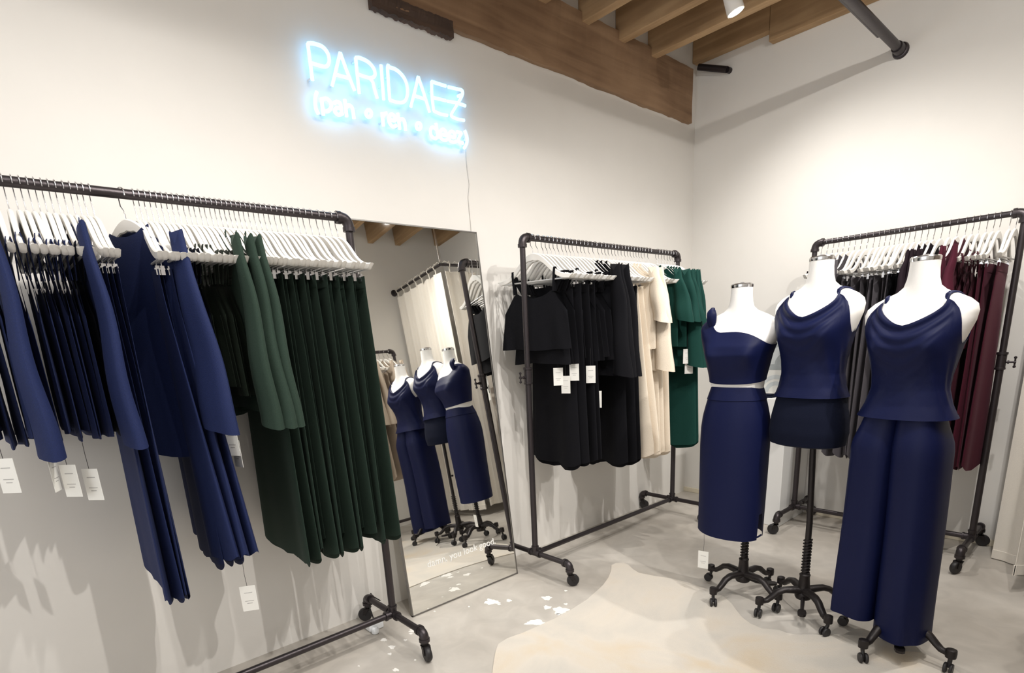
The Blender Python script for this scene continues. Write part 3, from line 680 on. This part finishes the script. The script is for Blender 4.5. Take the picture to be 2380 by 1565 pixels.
def shell(b, ztop, zbot, off, dz, toff, N=96, nz=30, disp=None, thick=True):
    rings = []
    for j in range(nz+1):
        ring = []
        for i in range(N):
            th = 2*pi*i/N; a = th if th <= pi else th-2*pi
            zt, zb = ztop(a), zbot(a); z = zb + (zt-zb)*j/nz
            o = off(a, z) if callable(off) else off
            if disp: o += disp(a, z)
            ring.append(tp(th, z, o, dz)+Vector((toff[0], toff[1], 0)))
        rings.append(ring)
    if thick:  # turned-in edge at the neckline
        last = [tp(2*pi*i/N, ztop((2*pi*i/N) if i <= N/2 else 2*pi*i/N-2*pi)-0.006, 0.0008, dz)+Vector((toff[0], toff[1], 0)) for i in range(N)]
        rings.append(last)
    b.loft(rings, cap0=False, cap1=False)
def strap(b, th0, z0, th1, z1, zpk, dz, toff, wd=0.0075, off=0.003):
    A, B = tp(th0, z0), tp(th1 % (2*pi), z1); pts = []
    for k in range(19):
        t = k/18; x = A.x+(B.x-A.x)*t; y = A.y+(B.y-A.y)*t; z = 1.375
        while z > 1.20:
            hw, df, db = sec(z); p = 2/(0.86 + 0.14*smooth(1.27, 1.36, z))
            if (abs(x)/(df if x > 0 else db))**p + (abs(y)/hw)**p <= 1: break
            z -= 0.001
        if k == 0: z = z0-0.012
        pts.append(Vector((x+toff[0]+(off if x > 0 else -off)*min(1, abs(x)/0.03), y+toff[1], z+dz+0.003)))
    b.tube(pts, wd, 8, flat=0.35)
def smooth(e0, e1, x): t = max(0, min(1, (x-e0)/(e1-e0))); return t*t*(3-2*t)

def cowl_top(a):
    x = abs(a)
    if x < 0.76: return 1.243 + 0.086*(x/0.76)**1.25
    if x < 1.55: return lerp(1.329, 1.180, min(1, (x-0.76)/0.72)**0.62)
    if x < 2.3: return lerp(1.185, 1.235, smooth(1.6, 2.3, x))
    return 1.235
def cowl_disp(a, z):
    x = abs(a)
    cen = 1.243 + 0.086*(x/0.76)**1.7
    d = cen - z; win = max(0, 1-(x/1.15)**2)
    r = 0.012*math.exp(-d/0.05)*win
    r += win*0.0055*(cos(2*pi*(d+0.004*sin(2*a))/0.043))*math.exp(-d/0.075)
    # soft drapes lower on the body
    r += 0.0022*sin(38*(z+0.16*a*a) + 1.3*a)*max(0, 1-abs(z-1.06)/0.13)
    return max(-0.002, r)
def cami_on_form(loc, rot, dz, toff, hem, zh_off, label):
    b = MB()
    off = lambda a, z: 0.004 + zh_off*max(0, (1.05-z)/(1.05-hem))**1.2
    shell(b, cowl_top, lambda a: hem, off, dz, toff, disp=cowl_disp, nz=60)
    o = link('cowl_camisole', b.data('cowl_camisole', M['navysatin'])); o.location = (loc[0], loc[1], 0); o.rotation_euler = (0, 0, rot)
    for sd in (-1, 1):
        s = MB(); strap(s, sd*0.76, 1.326, sd*2.30, 1.235, 1.350, dz, toff); link('shoulder_strap', s.data('shoulder_strap', M['navysatin']), o)
    # hem band
    s = MB(); shell(s, lambda a: hem+0.010, lambda a: hem-0.001, lambda a, z: off(a, z)+0.0015, dz, toff, nz=2, thick=False); link('hem', s.data('hem', M['navysatin']), o)
    tag(o, label, 'top', 'navy camisoles on dress forms')
    return o
def place_form(axis, facing, lateral):
    "offset in form's local frame that shifts the torso sideways as seen from the camera"
    v = Vector((axis[0]-CAM.x, axis[1]-CAM.y, 0)).normalized(); s = Vector((v.y, -v.x, 0))*lateral
    c, n = cos(-facing), sin(-facing); return (s.x*c - s.y*n, s.x*n + s.y*c)

# middle form: cowl camisole and mini shorts
A2 = (-1.440, -1.445); F2 = radians(174); T2 = place_form(A2, F2, -0.036)
dress_form(A2, F2, 'white dress form in camisole and mini skirt, middle of the three', 0.005, T2, 0.76, {'legrot': -0.60, 'pedal': 0.45})
cami_on_form(A2, F2, 0.005, T2, 0.942, 0.010, 'navy cowl-neck camisole on the middle dress form')
b = MB(); shell(b, lambda a: 0.99, lambda a: 0.752, 0.0035, 0.005, T2, nz=20); rb = [tp(2*pi*i/96, 0.745, 0.002, 0.005)+Vector((*T2, 0)) for i in range(96)]
b.loft([[tp(2*pi*i/96, 0.752, 0.0035, 0.005)+Vector((*T2, 0)) for i in range(96)], rb, [p*0.9+Vector((T2[0]*0.1, T2[1]*0.1, 0.1*0.748)) for p in rb]], cap0=False, cap1=True)
o = link('mini_skirt', b.data('mini_skirt', M['ink'])); o.location = (A2[0], A2[1], 0); o.rotation_euler = (0, 0, F2); tag(o, 'very short dark navy skirt on the middle dress form', 'skirt')

# left form: one-shoulder crop top and pencil skirt
A1 = (-1.440, -1.176); F1 = radians(184); T1 = place_form(A1, F1, -0.068); D1 = -0.062
dress_form(A1, F1, 'white dress form in one-shoulder top and midi skirt, leftmost of the three', D1, T1, 0.70, {'legrot': -0.32, 'pedal': 2.2})
def os_top(a):  # its right shoulder (a < 0) is covered
    if a <= 0:
        x = -a
        if x < 1.0: return lerp(1.268, 1.333, smooth(0.25, 0.95, x))
        if x < 1.25: return 1.333
        if x < 1.9: return lerp(1.333, 1.325, smooth(1.25, 1.9, x))
        return lerp(1.325, 1.25, smooth(1.9, 3.1, x))
    if a < 1.5: return lerp(1.268, 1.212, smooth(0, 1.4, a))
    return lerp(1.212, 1.25, smooth(1.7, 3.1, a))
b = MB(); shell(b, os_top, lambda a: 1.066-0.012*cos(a), 0.005, D1, T1, nz=36, disp=lambda a, z: 0.002*sin(60*z+6*a)*max(0, 1-abs(z-1.28)/0.08))
o = link('one_shoulder_crop_top', b.data('one_shoulder_crop_top', M['navysatin'])); o.location = (A1[0], A1[1], 0); o.rotation_euler = (0, 0, F1)
tag(o, 'navy one-shoulder crop top on the leftmost dress form', 'top')
c = MB()
for k, (da, dzz, rr) in enumerate([(0, 0, 0.014), (0.10, 0.020, 0.011), (-0.08, -0.022, 0.012)]):
    p0 = tp(-1.02+da, 1.332-abs(dzz)*0.3, 0.006, D1)+Vector((*T1, 0))
    pts = []
    for i in range(9):
        t = i/8; pts.append(p0 + Vector((0.020*sin(t*3.0)+0.004, -0.008+0.006*k+0.010*t, -0.085*t+0.036+dzz*0.3 + 0.014*sin(pi*t))))
    c.tube(pts, [rr*1.35*(0.35+0.75*sin(pi*min(0.95, max(0.06, i/8)))) for i in range(9)], 10, flat=0.6)
link('shoulder_knot', c.data('shoulder_knot', M['navysatin']), o)
# skirt sections (z, hw, df, db)
SK = [(0.978, 0.101, 0.083, 0.082), (0.95, 0.110, 0.090, 0.094), (0.90, 0.124, 0.098, 0.108), (0.85, 0.136, 0.104, 0.116), (0.80, 0.142, 0.107, 0.118), (0.72, 0.144, 0.108, 0.114), (0.6, 0.143, 0.106, 0.105), (0.45, 0.142, 0.104, 0.098), (0.318, 0.141, 0.102, 0.094)]
b = MB(); rings = []; N = 96
def skp(th, z, off=0):
    for a_, c_ in zip(SK, SK[1:]):
        if z >= c_[0]-1e-6:
            t = (a_[0]-z)/(a_[0]-c_[0]); t = max(0, t); hw, df, db = [a_[k]+(c_[k]-a_[k])*t for k in (1, 2, 3)]; break
    else: hw, df, db = SK[-1][1:]
    cc, ss = cos(th), sin(th); w = 0.0022*sin(5*th+8*z)*max(0, (0.8-z))
    return Vector(((abs(cc)**0.88)*(1 if cc > 0 else -1)*((df if cc > 0 else db)+off+w)+T1[0], (abs(ss)**0.88)*(1 if ss > 0 else -1)*(hw+off+w)+T1[1], z))
for j in range(41):
    ring = []
    for i in range(N):
        th = 2*pi*i/N; a = th if th < pi else th-2*pi
        zb = 0.318 - 0.012*cos(a-0.3) + 0.115*max(0, min(1, (0.17-abs(a-1.42))/0.03))
        z = lerp(0.978, zb, j/40); ring.append(skp(th, z, 0.002))
    rings.append(ring)
b.loft(rings, cap0=False, cap1=False)
o = link('pencil_skirt', b.data('pencil_skirt', M['navysatin'])); o.location = (A1[0], A1[1], 0); o.rotation_euler = (0, 0, F1); tag(o, 'navy midi pencil skirt with a hem slit on the leftmost dress form', 'skirt')
c = MB(); c.loft([[skp(2*pi*i/N, z, of) for i in range(N)] for z, of in ((0.980, 0.001), (0.979, 0.004), (0.925, 0.005), (0.923, 0.002))], cap0=False, cap1=False); link('waistband', c.data('waistband', M['navysatin']), o)
c = MB(); c.tube([skp(th, 0.322, -0.002) for th in (1.22, 1.28, 1.34, 1.40, 1.46, 1.52, 1.58, 1.64)], 0.004, 8); link('hem_loop', c.data('hem_loop', M['navysatin']), o)
p = skp(-0.55, 0.318, 0); c = swing_tag(o, p.x+0.004, p.y, 0.225, 0.15)

# right form: cowl camisole and wide trousers
A3 = (-1.486, -1.800); F3 = radians(172); T3 = place_form(A3, F3, -0.054); D3 = -0.042
dress_form(A3, F3, 'white dress form in camisole and wide trousers, rightmost of the three', D3, T3, 0.72, {'legrot': -0.15, 'pedal': 0.5, 'cut': 0.99})
cami_on_form(A3, F3, D3, T3, 0.936, 0.021, 'navy cowl-neck camisole on the rightmost dress form')
b = MB(); v3 = Vector((A3[0]-CAM.x, A3[1]-CAM.y, 0)).normalized()
def leg_ring(sd, z, wtop):
    t = (0.80-z)/0.72; hw = lerp(0.078, 0.079, t); cxn = sd*lerp(0.066, 0.078, t); dp = lerp(0.112, 0.100, t)
    ring = []
    for i in range(40):
        a = 2*pi*i/40; f = 1+0.05*(0.2+t)*sin(4*a+sd)+0.025*t*sin(7*a)
        cc, ss = cos(a), sin(a); kk = 0.72; tp_ = 1-0.21*smooth(0.78, 0.905, z)
        ring.append((T3[0]+dp*tp_*(abs(cc)**kk)*(1 if cc > 0 else -1)*f+0.004*sin(9*z), T3[1]+cxn*tp_+hw*tp_*(abs(ss)**kk)*(1 if ss > 0 else -1)*f, z))
    return ring
for sd in (-1, 1):
    zb = 0.098 if sd > 0 else 0.118
    if sd > 0: zb = 0.080
    b.loft([leg_ring(sd, 0.915-(0.915-zb)*j/30, 0) for j in range(31)], cap0=True, cap1=False)
rings = []
for j in range(10):
    z = 0.96-0.055*j/9; rings.append([tp(2*pi*i/64, z-D3, 0.006+0.002*j/9, D3)+Vector((T3[0], T3[1], 0)) for i in range(64)])
b.loft(rings, cap0=False, cap1=False)
o = link('wide_leg_trousers', b.data('wide_leg_trousers', M['navysatin'])); o.location = (A3[0], A3[1], 0); o.rotation_euler = (0, 0, F3); tag(o, 'navy wide-leg trousers on the rightmost dress form', 'trousers')

# ------------------------------------------------------------------ leaning mirror
MBt, MTp, MTy = -0.190, 1.733, -0.016
mlen = sqrt(MTp**2+(MTy-MBt)**2); tilt = atan2(MTy-MBt, MTp)
def mpt(x, s, d=0.0):  # s along the height, d in front of the glass
    return Vector((x, MBt + sin(tilt)*s - cos(tilt)*d, cos(tilt)*s + sin(tilt)*d))
ML, MR = -2.636, -1.973
mr = thing('standing_mirror', 'tall thin-framed mirror leaning on the left wall between two clothes racks', 'mirror', (0, 0, 0))
def mbox(bm, x0, x1, s0, s1, d0, d1):
    P = [mpt(x, s, d) for d in (d0, d1) for s in (s0, s1) for x in (x0, x1)]
    bm.add(P, [(0, 2, 3, 1), (4, 5, 7, 6), (0, 1, 5, 4), (2, 6, 7, 3), (0, 4, 6, 2), (1, 3, 7, 5)])
b = MB(); mbox(b, ML+0.004, MR-0.004, 0.006, mlen-0.004, -0.006, 0.0); part('mirror_glass', b, M['mirror'], mr, smooth=False)
b = MB(); e = 0.005
mbox(b, ML, ML+e, 0.001, mlen, -0.014, 0.003); mbox(b, MR-e, MR, 0.001, mlen, -0.014, 0.003); mbox(b, ML, MR, 0.001, 0.001+e, -0.014, 0.003); mbox(b, ML, MR, mlen-e, mlen, -0.014, 0.003)
part('frame', b, M['frame'], mr, smooth=False)
b = MB(); mbox(b, ML+0.003, MR-0.003, 0.004, mlen-0.003, -0.0135, -0.0065); part('backing_board', b, M['ivory'], mr, smooth=False)
fc = bpy.data.curves.new('lettering', 'FONT'); fc.body = 'damn, you look good.'; fc.size = 0.068; fc.extrude = 0.0003
fo = bpy.data.objects.new('lettering', fc); COL.objects.link(fo); fo.parent = mr; fc.materials.append(M['vinyl'])
fo.matrix_world = Matrix.Translation(mpt(-2.520, 0.205, 0.0012)) @ Matrix.Rotation(pi/2 - tilt, 4, 'X')
bpy.context.view_layer.update()
if fo.dimensions.x > 0.01: fc.size *= 0.42/fo.dimensions.x
bpy.context.view_layer.update()
lm = bpy.data.meshes.new_from_object(fo.evaluated_get(bpy.context.evaluated_depsgraph_get())); mw = fo.matrix_world.copy()
bpy.data.objects.remove(fo); fo = link('lettering', lm, mr); fo.matrix_world = mw
if not lm.materials: lm.materials.append(M['vinyl'])

# ------------------------------------------------------------------ neon sign, traced on the wall
ng = thing('neon_sign', 'glowing blue-white neon shop-name sign on the left wall', 'sign', (0, 0, 0))
def q(x, y): return on(680+x/4.7435, 50+y/4.7435, 1, -0.030)
def smoothpath(pts, n=6):
    P = [q(*p) for p in pts]
    if len(P) < 3: return P
    out = []
    for i in range(len(P)-1):
        p0, p1, p2, p3 = P[max(i-1, 0)], P[i], P[i+1], P[min(i+2, len(P)-1)]
        for k in range(n):
            t = k/n; out.append(0.5*((2*p1)+(p2-p0)*t+(2*p0-5*p1+4*p2-p3)*t*t+(3*p1-p0-3*p2+p3)*t**3))
    return out+[P[-1]]
def ringp(cx, cy, rx, ry): return [(cx+rx*cos(2*pi*i/12), cy+ry*sin(2*pi*i/12)) for i in range(13)]
BIG = [
 [[(220,650),(168,245)], [(168,245),(200,240),(250,248),(330,280),(385,345),(405,420),(395,470),(365,497),(310,490),(205,458)]],
 [[(437,710),(480,530),(525,345)], [(525,345),(600,550),(686,765)], [(472,585),(632,628)]],
 [[(735,795),(695,402)], [(695,402),(740,402),(830,445),(890,510),(910,575),(895,612),(850,620),(800,610),(716,580)], [(850,625),(885,670),(905,750),(935,850)]],
 [[(975,480),(1005,865)]],
 [[(1072,868),(1048,515),(1075,508),(1140,532),(1210,595),(1255,680),(1268,780),(1250,860),(1210,893),(1150,890),(1072,868)]],
 [[(1303,942),(1345,780),(1385,610)], [(1385,610),(1450,800),(1512,1005)], [(1333,815),(1465,858)]],
 [[(1690,713),(1532,663)], [(1532,663),(1537,820),(1556,985)], [(1556,985),(1630,1020),(1710,1035)], [(1545,838),(1690,873)]],
 [[(1715,722),(1800,742),(1862,758),(1875,790),(1855,845),(1800,940),(1752,1022),(1762,1052),(1830,1080),(1892,1090)], [(1708,880),(1800,895),(1905,930)], [(1820,825),(1860,812)]],
]
SML = [
 [[(268,775),(250,850),(255,950),(287,1025)]],
 [[(318,845),(340,1035)], [(325,860),(375,850),(420,895),(425,950),(385,990),(340,985)]],
 [[(455,905),(490,885),(528,915),(548,1032)], [(538,960),(485,955),(465,990),(500,1028),(545,1020)]],
 [[(575,860),(597,1052)], [(585,950),(625,925),(660,960),(677,1072)]],
 [ringp(840,1015,30,38)],
 [[(985,1005),(1002,1155)], [(992,1060),(1015,1018),(1040,1012)]],
 [[(1062,1080),(1130,1092),(1120,1040),(1085,1025),(1060,1070),(1075,1130),(1110,1160),(1145,1145)]],
 [[(1160,1010),(1182,1190)], [(1170,1095),(1210,1075),(1235,1110),(1247,1205)]],
 [ringp(1390,1155,26,36)],
 [[(1595,1200),(1545,1165),(1520,1200),(1530,1260),(1575,1292),(1600,1262)], [(1580,1120),(1607,1292)]],
 [[(1625,1240),(1692,1257),(1685,1208),(1652,1190),(1622,1230),(1638,1290),(1680,1312),(1708,1298)]],
 [[(1722,1262),(1788,1279),(1781,1230),(1748,1212),(1718,1252),(1734,1312),(1776,1334),(1804,1320)]],
 [[(1808,1215),(1858,1232),(1840,1272),(1825,1322),(1882,1342)]],
 [[(1895,1200),(1920,1270),(1920,1340),(1890,1400)]],
]
for grp, r in ((BIG, 0.0068), (SML, 0.0074)):
    for strokes in grp:
        b = MB()
        for s in strokes:
            pts = smoothpath(s) if len(s) > 2 else [q(*p) for p in s]
            b.tube(pts, r, 10)
        part('neon_letter', b, M['neon'], ng)
b = MB()
for p in [(210,620),(450,680),(700,430),(990,700),(1060,600),(1400,640),(1540,760),(1760,1010),(340,1000),(590,1000),(1000,1100),(1175,1150),(1600,1250),(1910,1300),(1870,800),(900,600)]:
    c0 = q(*p); b.tube([(c0.x, -0.0005, c0.z), (c0.x, -0.024, c0.z)], 0.004, 8)
part('standoff_pins', b, M['plastic'], ng)
pts = [on(x, y, 1, -0.004) for x, y in ((1078,322),(1083,345),(1084,372),(1087,400),(1091,430),(1088,458),(1091,490),(1094,520),(1096,545))]
b = MB(); b.tube(pts + [Vector((pts[-1].x, -0.006, 1.4)), Vector((pts[-1].x-0.05, -0.006, 0.5)), Vector((pts[-1].x-0.1, -0.006, 0.02))], 0.0014, 6); part('power_cord', b, M['wire'], ng)

# ------------------------------------------------------------------ pipes, fittings under the ceiling
p = on(2094, 118, 0, 0)
b = MB(); b.tube([(-0.001, p.y, p.z), (-6.4, p.y, p.z+0.02)], 0.021, 16); b.tube([(-0.26, p.y+0.030, p.z+0.012), (-6.4, p.y+0.030, p.z+0.03)], 0.012, 10)
t = thing('ceiling_pipe', 'long dark pipe under the joists, running into the back wall', 'pipe'); part('pipe_run', b, M['pipe'], t)
b = MB(); b.lathe([(0.022, -0.020), (0.034, -0.016), (0.038, -0.006), (0.038, -0.0006)], (0, p.y, p.z), 'x', 20); b.lathe([(0.026, -0.075), (0.028, -0.06), (0.028, -0.02)], (0, p.y, p.z), 'x', 16); part('wall_flange', b, M['pipe'], t)
pa = on(1577, 168, 0, -0.06); pb = on(1690, 162, 0, -0.03)
b = MB(); b.tube([(pa.x, min(pa.y, -0.05), pa.z-0.02), (pb.x, pb.y, pb.z)], 0.019, 14); b.tube([(pb.x, pb.y, pb.z), (-0.0008, pb.y-0.004, pb.z)], 0.017, 14)
o = link('pipe_stub', b.data('pipe_stub', M['pipe'])); tag(o, 'short dark pipe stub by the beam end in the top corner', 'pipe')

for i, (loc, to, pw, cone) in enumerate(LAMPS):  # heads at the end of the list belong to added fill lamps
    L0 = Vector(loc); d = (Vector(to)-L0).normalized()
    t = thing('track_or_fill_spotlight', f'white track or added fill spotlight under the joists, {ordw(i)} of the row from the corner', 'light', (0, 0, 0), 0, 'white track spotlights')
    b = MB(); back = L0 - d*0.02
    b.tube([back-d*0.10, back-d*0.098, back-d*0.005, back], [0.030, 0.036, 0.040, 0.040], 20, cap=True); part('lamp_housing', b, M['whitewood'], t)
    b = MB(); b.tube([back+d*0.0006, back+d*0.0016], 0.033, 18); part('lamp_lens', b, M['bulb'], t)
    top = back-d*0.06; b = MB(); b.tube([top, (top.x, top.y, 2.815)], 0.008, 10); b.box((top.x-0.05, top.y-0.02, 2.79), (top.x+0.05, top.y+0.02, 2.814)); part('mounting_bracket', b, M['whitewood'], t)

# ------------------------------------------------------------------ plinth and prints by the corner
b = MB(); b.box((-0.400, -0.900, 0.0), (-0.014, -0.43, 0.80)); o = link('display_plinth', b.data('display_plinth', M['plinth'], False)); d = o.modifiers.new('bevel', 'BEVEL'); d.width = 0.004; d.segments = 2
tag(o, 'white display plinth against the back wall, between two dress forms', 'plinth')
def arch(bm, yc, z0, r0, r1, x, n=20):
    rings = []
    for i in range(n+1):
        a = pi*i/n; rings.append([(x, yc+r0*cos(a), z0+r0*sin(a)), (x, yc+r1*cos(a), z0+r1*sin(a)), (x-0.0006, yc+r1*cos(a), z0+r1*sin(a)), (x-0.0006, yc+r0*cos(a), z0+r0*sin(a))])
    bm.loft(rings)
t = thing('art_print', 'pale print of grey arches standing on the white plinth', 'picture')
b = MB(); b.box((-0.212, -0.86, 0.8005), (-0.206, -0.60, 0.955)); part('print_sheet', b, M['paper'], t, smooth=False)
b = MB(); arch(b, -0.745, 0.815, 0.085, 0.110, -0.2122); arch(b, -0.745, 0.815, 0.045, 0.070, -0.2122); part('arch_motif', b, M['artlight'], t, smooth=False)
t = thing('art_print', 'grey print with a pale curve on the wall above the white plinth', 'picture')
b = MB(); b.box((-0.212, -0.90, 0.9560), (-0.206, -0.60, 1.17)); b.box((-0.206, -0.90, 0.8005), (-0.200, -0.60, 1.17)); part('print_sheet', b, M['artgrey'], t, smooth=False)
b = MB(); arch(b, -0.80, 0.99, 0.07, 0.12, -0.2122); part('arch_motif', b, M['artlight'], t, smooth=False)
b = MB(); b.box((-0.385, -0.80, 0.8004), (-0.30, -0.66, 0.812)); b.box((-0.38, -0.79, 0.8122), (-0.31, -0.70, 0.820)); o = link('folded_scarf', b.data('folded_scarf', M['ink'], False)); d = o.modifiers.new('bevel', 'BEVEL'); d.width = 0.004; d.segments = 2
tag(o, 'small folded dark navy cloth lying on the white plinth', 'cloth')

# ------------------------------------------------------------------ fitting-room curtain
def curtain(path, z0, z1, amp, wav, seed, name, label):
    t = thing(name, label, 'curtain', (0, 0, 0), 0, 'white fitting-room curtains')
    P = [Vector((x, y, 0)) for x, y in path]; L = [0]
    for a, c in zip(P, P[1:]): L.append(L[-1]+(c-a).length)
    n = int(L[-1]/0.010); rnd = random.Random(seed); ph = rnd.uniform(0, 6); pts = []
    for i in range(n+1):
        s = L[-1]*i/n; k = max(j for j in range(len(L)) if L[j] <= s+1e-9); k = min(k, len(P)-2)
        tt = (s-L[k])/(L[k+1]-L[k]); p = P[k]*(1-tt)+P[k+1]*tt; d = (P[k+1]-P[k]).normalized(); nn = Vector((-d.y, d.x, 0)); pts.append((p, nn, s))
    b = MB(); rings = []
    for j in range(17):
        v = j/16; z = z0+(z1-z0)*v; am = amp*(1-0.35*v)
        front = [p+nn*(am*(sin(2*pi*s/wav+ph)+0.4*sin(2*pi*s/(wav*0.43)+2*ph+1.5*(1-v)))+0.0015)+Vector((0, 0, z)) for p, nn, s in pts]
        back = [p+nn*(am*(sin(2*pi*s/wav+ph)+0.4*sin(2*pi*s/(wav*0.43)+2*ph+1.5*(1-v)))-0.0015)+Vector((0, 0, z)) for p, nn, s in pts][::-1]
        rings.append(front+back)
    b.loft(rings); part('curtain_cloth', b, M['curtain'], t)
    b = MB(); rings = []
    for z, o_ in ((z0-0.0005, 0.0), (z0-0.0005, 0.0030), (z0+0.045, 0.0034), (z0+0.046, 0.0)):
        front = [p+nn*(amp*(sin(2*pi*s/wav+ph)+0.4*sin(2*pi*s/(wav*0.43)+2*ph+1.5))+0.0015+o_)+Vector((0, 0, z)) for p, nn, s in pts]
        back = [p+nn*(amp*(sin(2*pi*s/wav+ph)+0.4*sin(2*pi*s/(wav*0.43)+2*ph+1.5))-0.0015-o_)+Vector((0, 0, z)) for p, nn, s in pts][::-1]
        rings.append(front+back)
    b.loft(rings, False, False); part('hem', b, M['curtain'], t)
    k = 0.06
    while k < L[-1]:
        j = min(range(len(pts)), key=lambda a: abs(pts[a][2]-k)); p, nn, s = pts[j]
        b = MB(); dd = Vector((nn.y, -nn.x, 0))
        ring = [p+Vector((0, 0, z1+0.06))+(nn*cos(2*pi*i/12)+Vector((0, 0, 1))*sin(2*pi*i/12))*0.020 for i in range(12)]
        b.tube(ring, 0.004, 6, cyc=True); b.tube([p+Vector((0, 0, z1-0.01)), p+Vector((0, 0, z1+0.04))], 0.006, 6)
        for e in (-1, 1): b.tube([p+Vector((0, 0, z1+0.08)), p+dd*0.025*e+nn*0.02+Vector((0, 0, z1+0.10)), p+dd*0.045*e+nn*0.03+Vector((0, 0, z1+0.085))], [0.004, 0.008, 0.003], 6, flat=0.5)
        part('tie_bow', b, M['curtain'], t); k += 0.115
    return t
CR = 2.33; CC = (-0.68, -2.06)
curtain([(-0.215, -1.905), (-0.25, -2.04)], 0.006, CR-0.06, 0.006, 0.16, 1, 'fitting_room_curtain', 'narrow white curtain edge beside the back-wall rack, at the picture edge')
curtain([(-0.30, CC[1]), (CC[0]+0.03, CC[1])], 0.09, CR-0.06, 0.020, 0.12, 2, 'fitting_room_curtain', 'white tied fitting-room curtain seen in the mirror behind the dress forms')
curtain([(CC[0], CC[1]-0.03), (CC[0], YF+0.06)], 0.06, CR-0.06, 0.020, 0.14, 3, 'fitting_room_curtain', 'white tied curtain seen in the mirror, nearer the beige rack')
t = thing('curtain_rail', 'dark corner-shaped pipe rail holding the white curtains', 'rail')
b = MB(); b.tube([(-0.001, CC[1], CR), (CC[0], CC[1], CR)], 0.0125, 12); b.tube([(CC[0], CC[1], CR), (CC[0], YF+0.001, CR)], 0.0125, 12); part('rail_pipe', b, M['pipe'], t)
b = MB(); b.tube([(CC[0], CC[1], CR+0.02), (CC[0]+0.03, CC[1]-0.03, 3.058)], 0.008, 10); part('hanging_rod', b, M['chrome'], t)
b = MB(); b.lathe([(0.034, 0.0008), (0.034, 0.008), (0.018, 0.014)], (CC[0], YF, CR), 'y', 16); b.lathe([(0.018, -0.014), (0.034, -0.008), (0.034, -0.0008)], (0, CC[1], CR), 'x', 16); part('wall_flange', b, M['pipe'], t)
b = MB(); b.tube([(-1.25, YF+0.012, 2.75), (-1.25, YF+0.012, 2.42)], 0.002, 6); b.lathe([(0.004, -0.03), (0.009, -0.02), (0.006, 0.0)], (-1.25, YF+0.012, 2.42), 'z', 10)
o = link('pull_cord', b.data('pull_cord', M['wire'])); tag(o, 'thin pale pull cord on the far wall, seen in the mirror', 'cord')

# power adapter on the floor behind the first rack
t = thing('power_adapter', 'small white plug adapter with a black cord, on the floor behind the left rack', 'adapter')
b = MB(); b.box((-2.845, -0.175, 0.0005), (-2.775, -0.125, 0.035)); b.lathe([(0.016, 0), (0.018, 0.02), (0.012, 0.03)], (-2.83, -0.195, 0.0005), 'z', 12); part('adapter_body', b, M['plastic'], t, bev=0.006)
b = MB(); b.tube([(-2.80, -0.13, 0.034), (-2.80, -0.10, 0.09), (-2.77, -0.07, 0.13), (-2.74, -0.03, 0.09), (-2.70, -0.012, 0.05)], 0.003, 6); part('cord', b, M['string'], t)
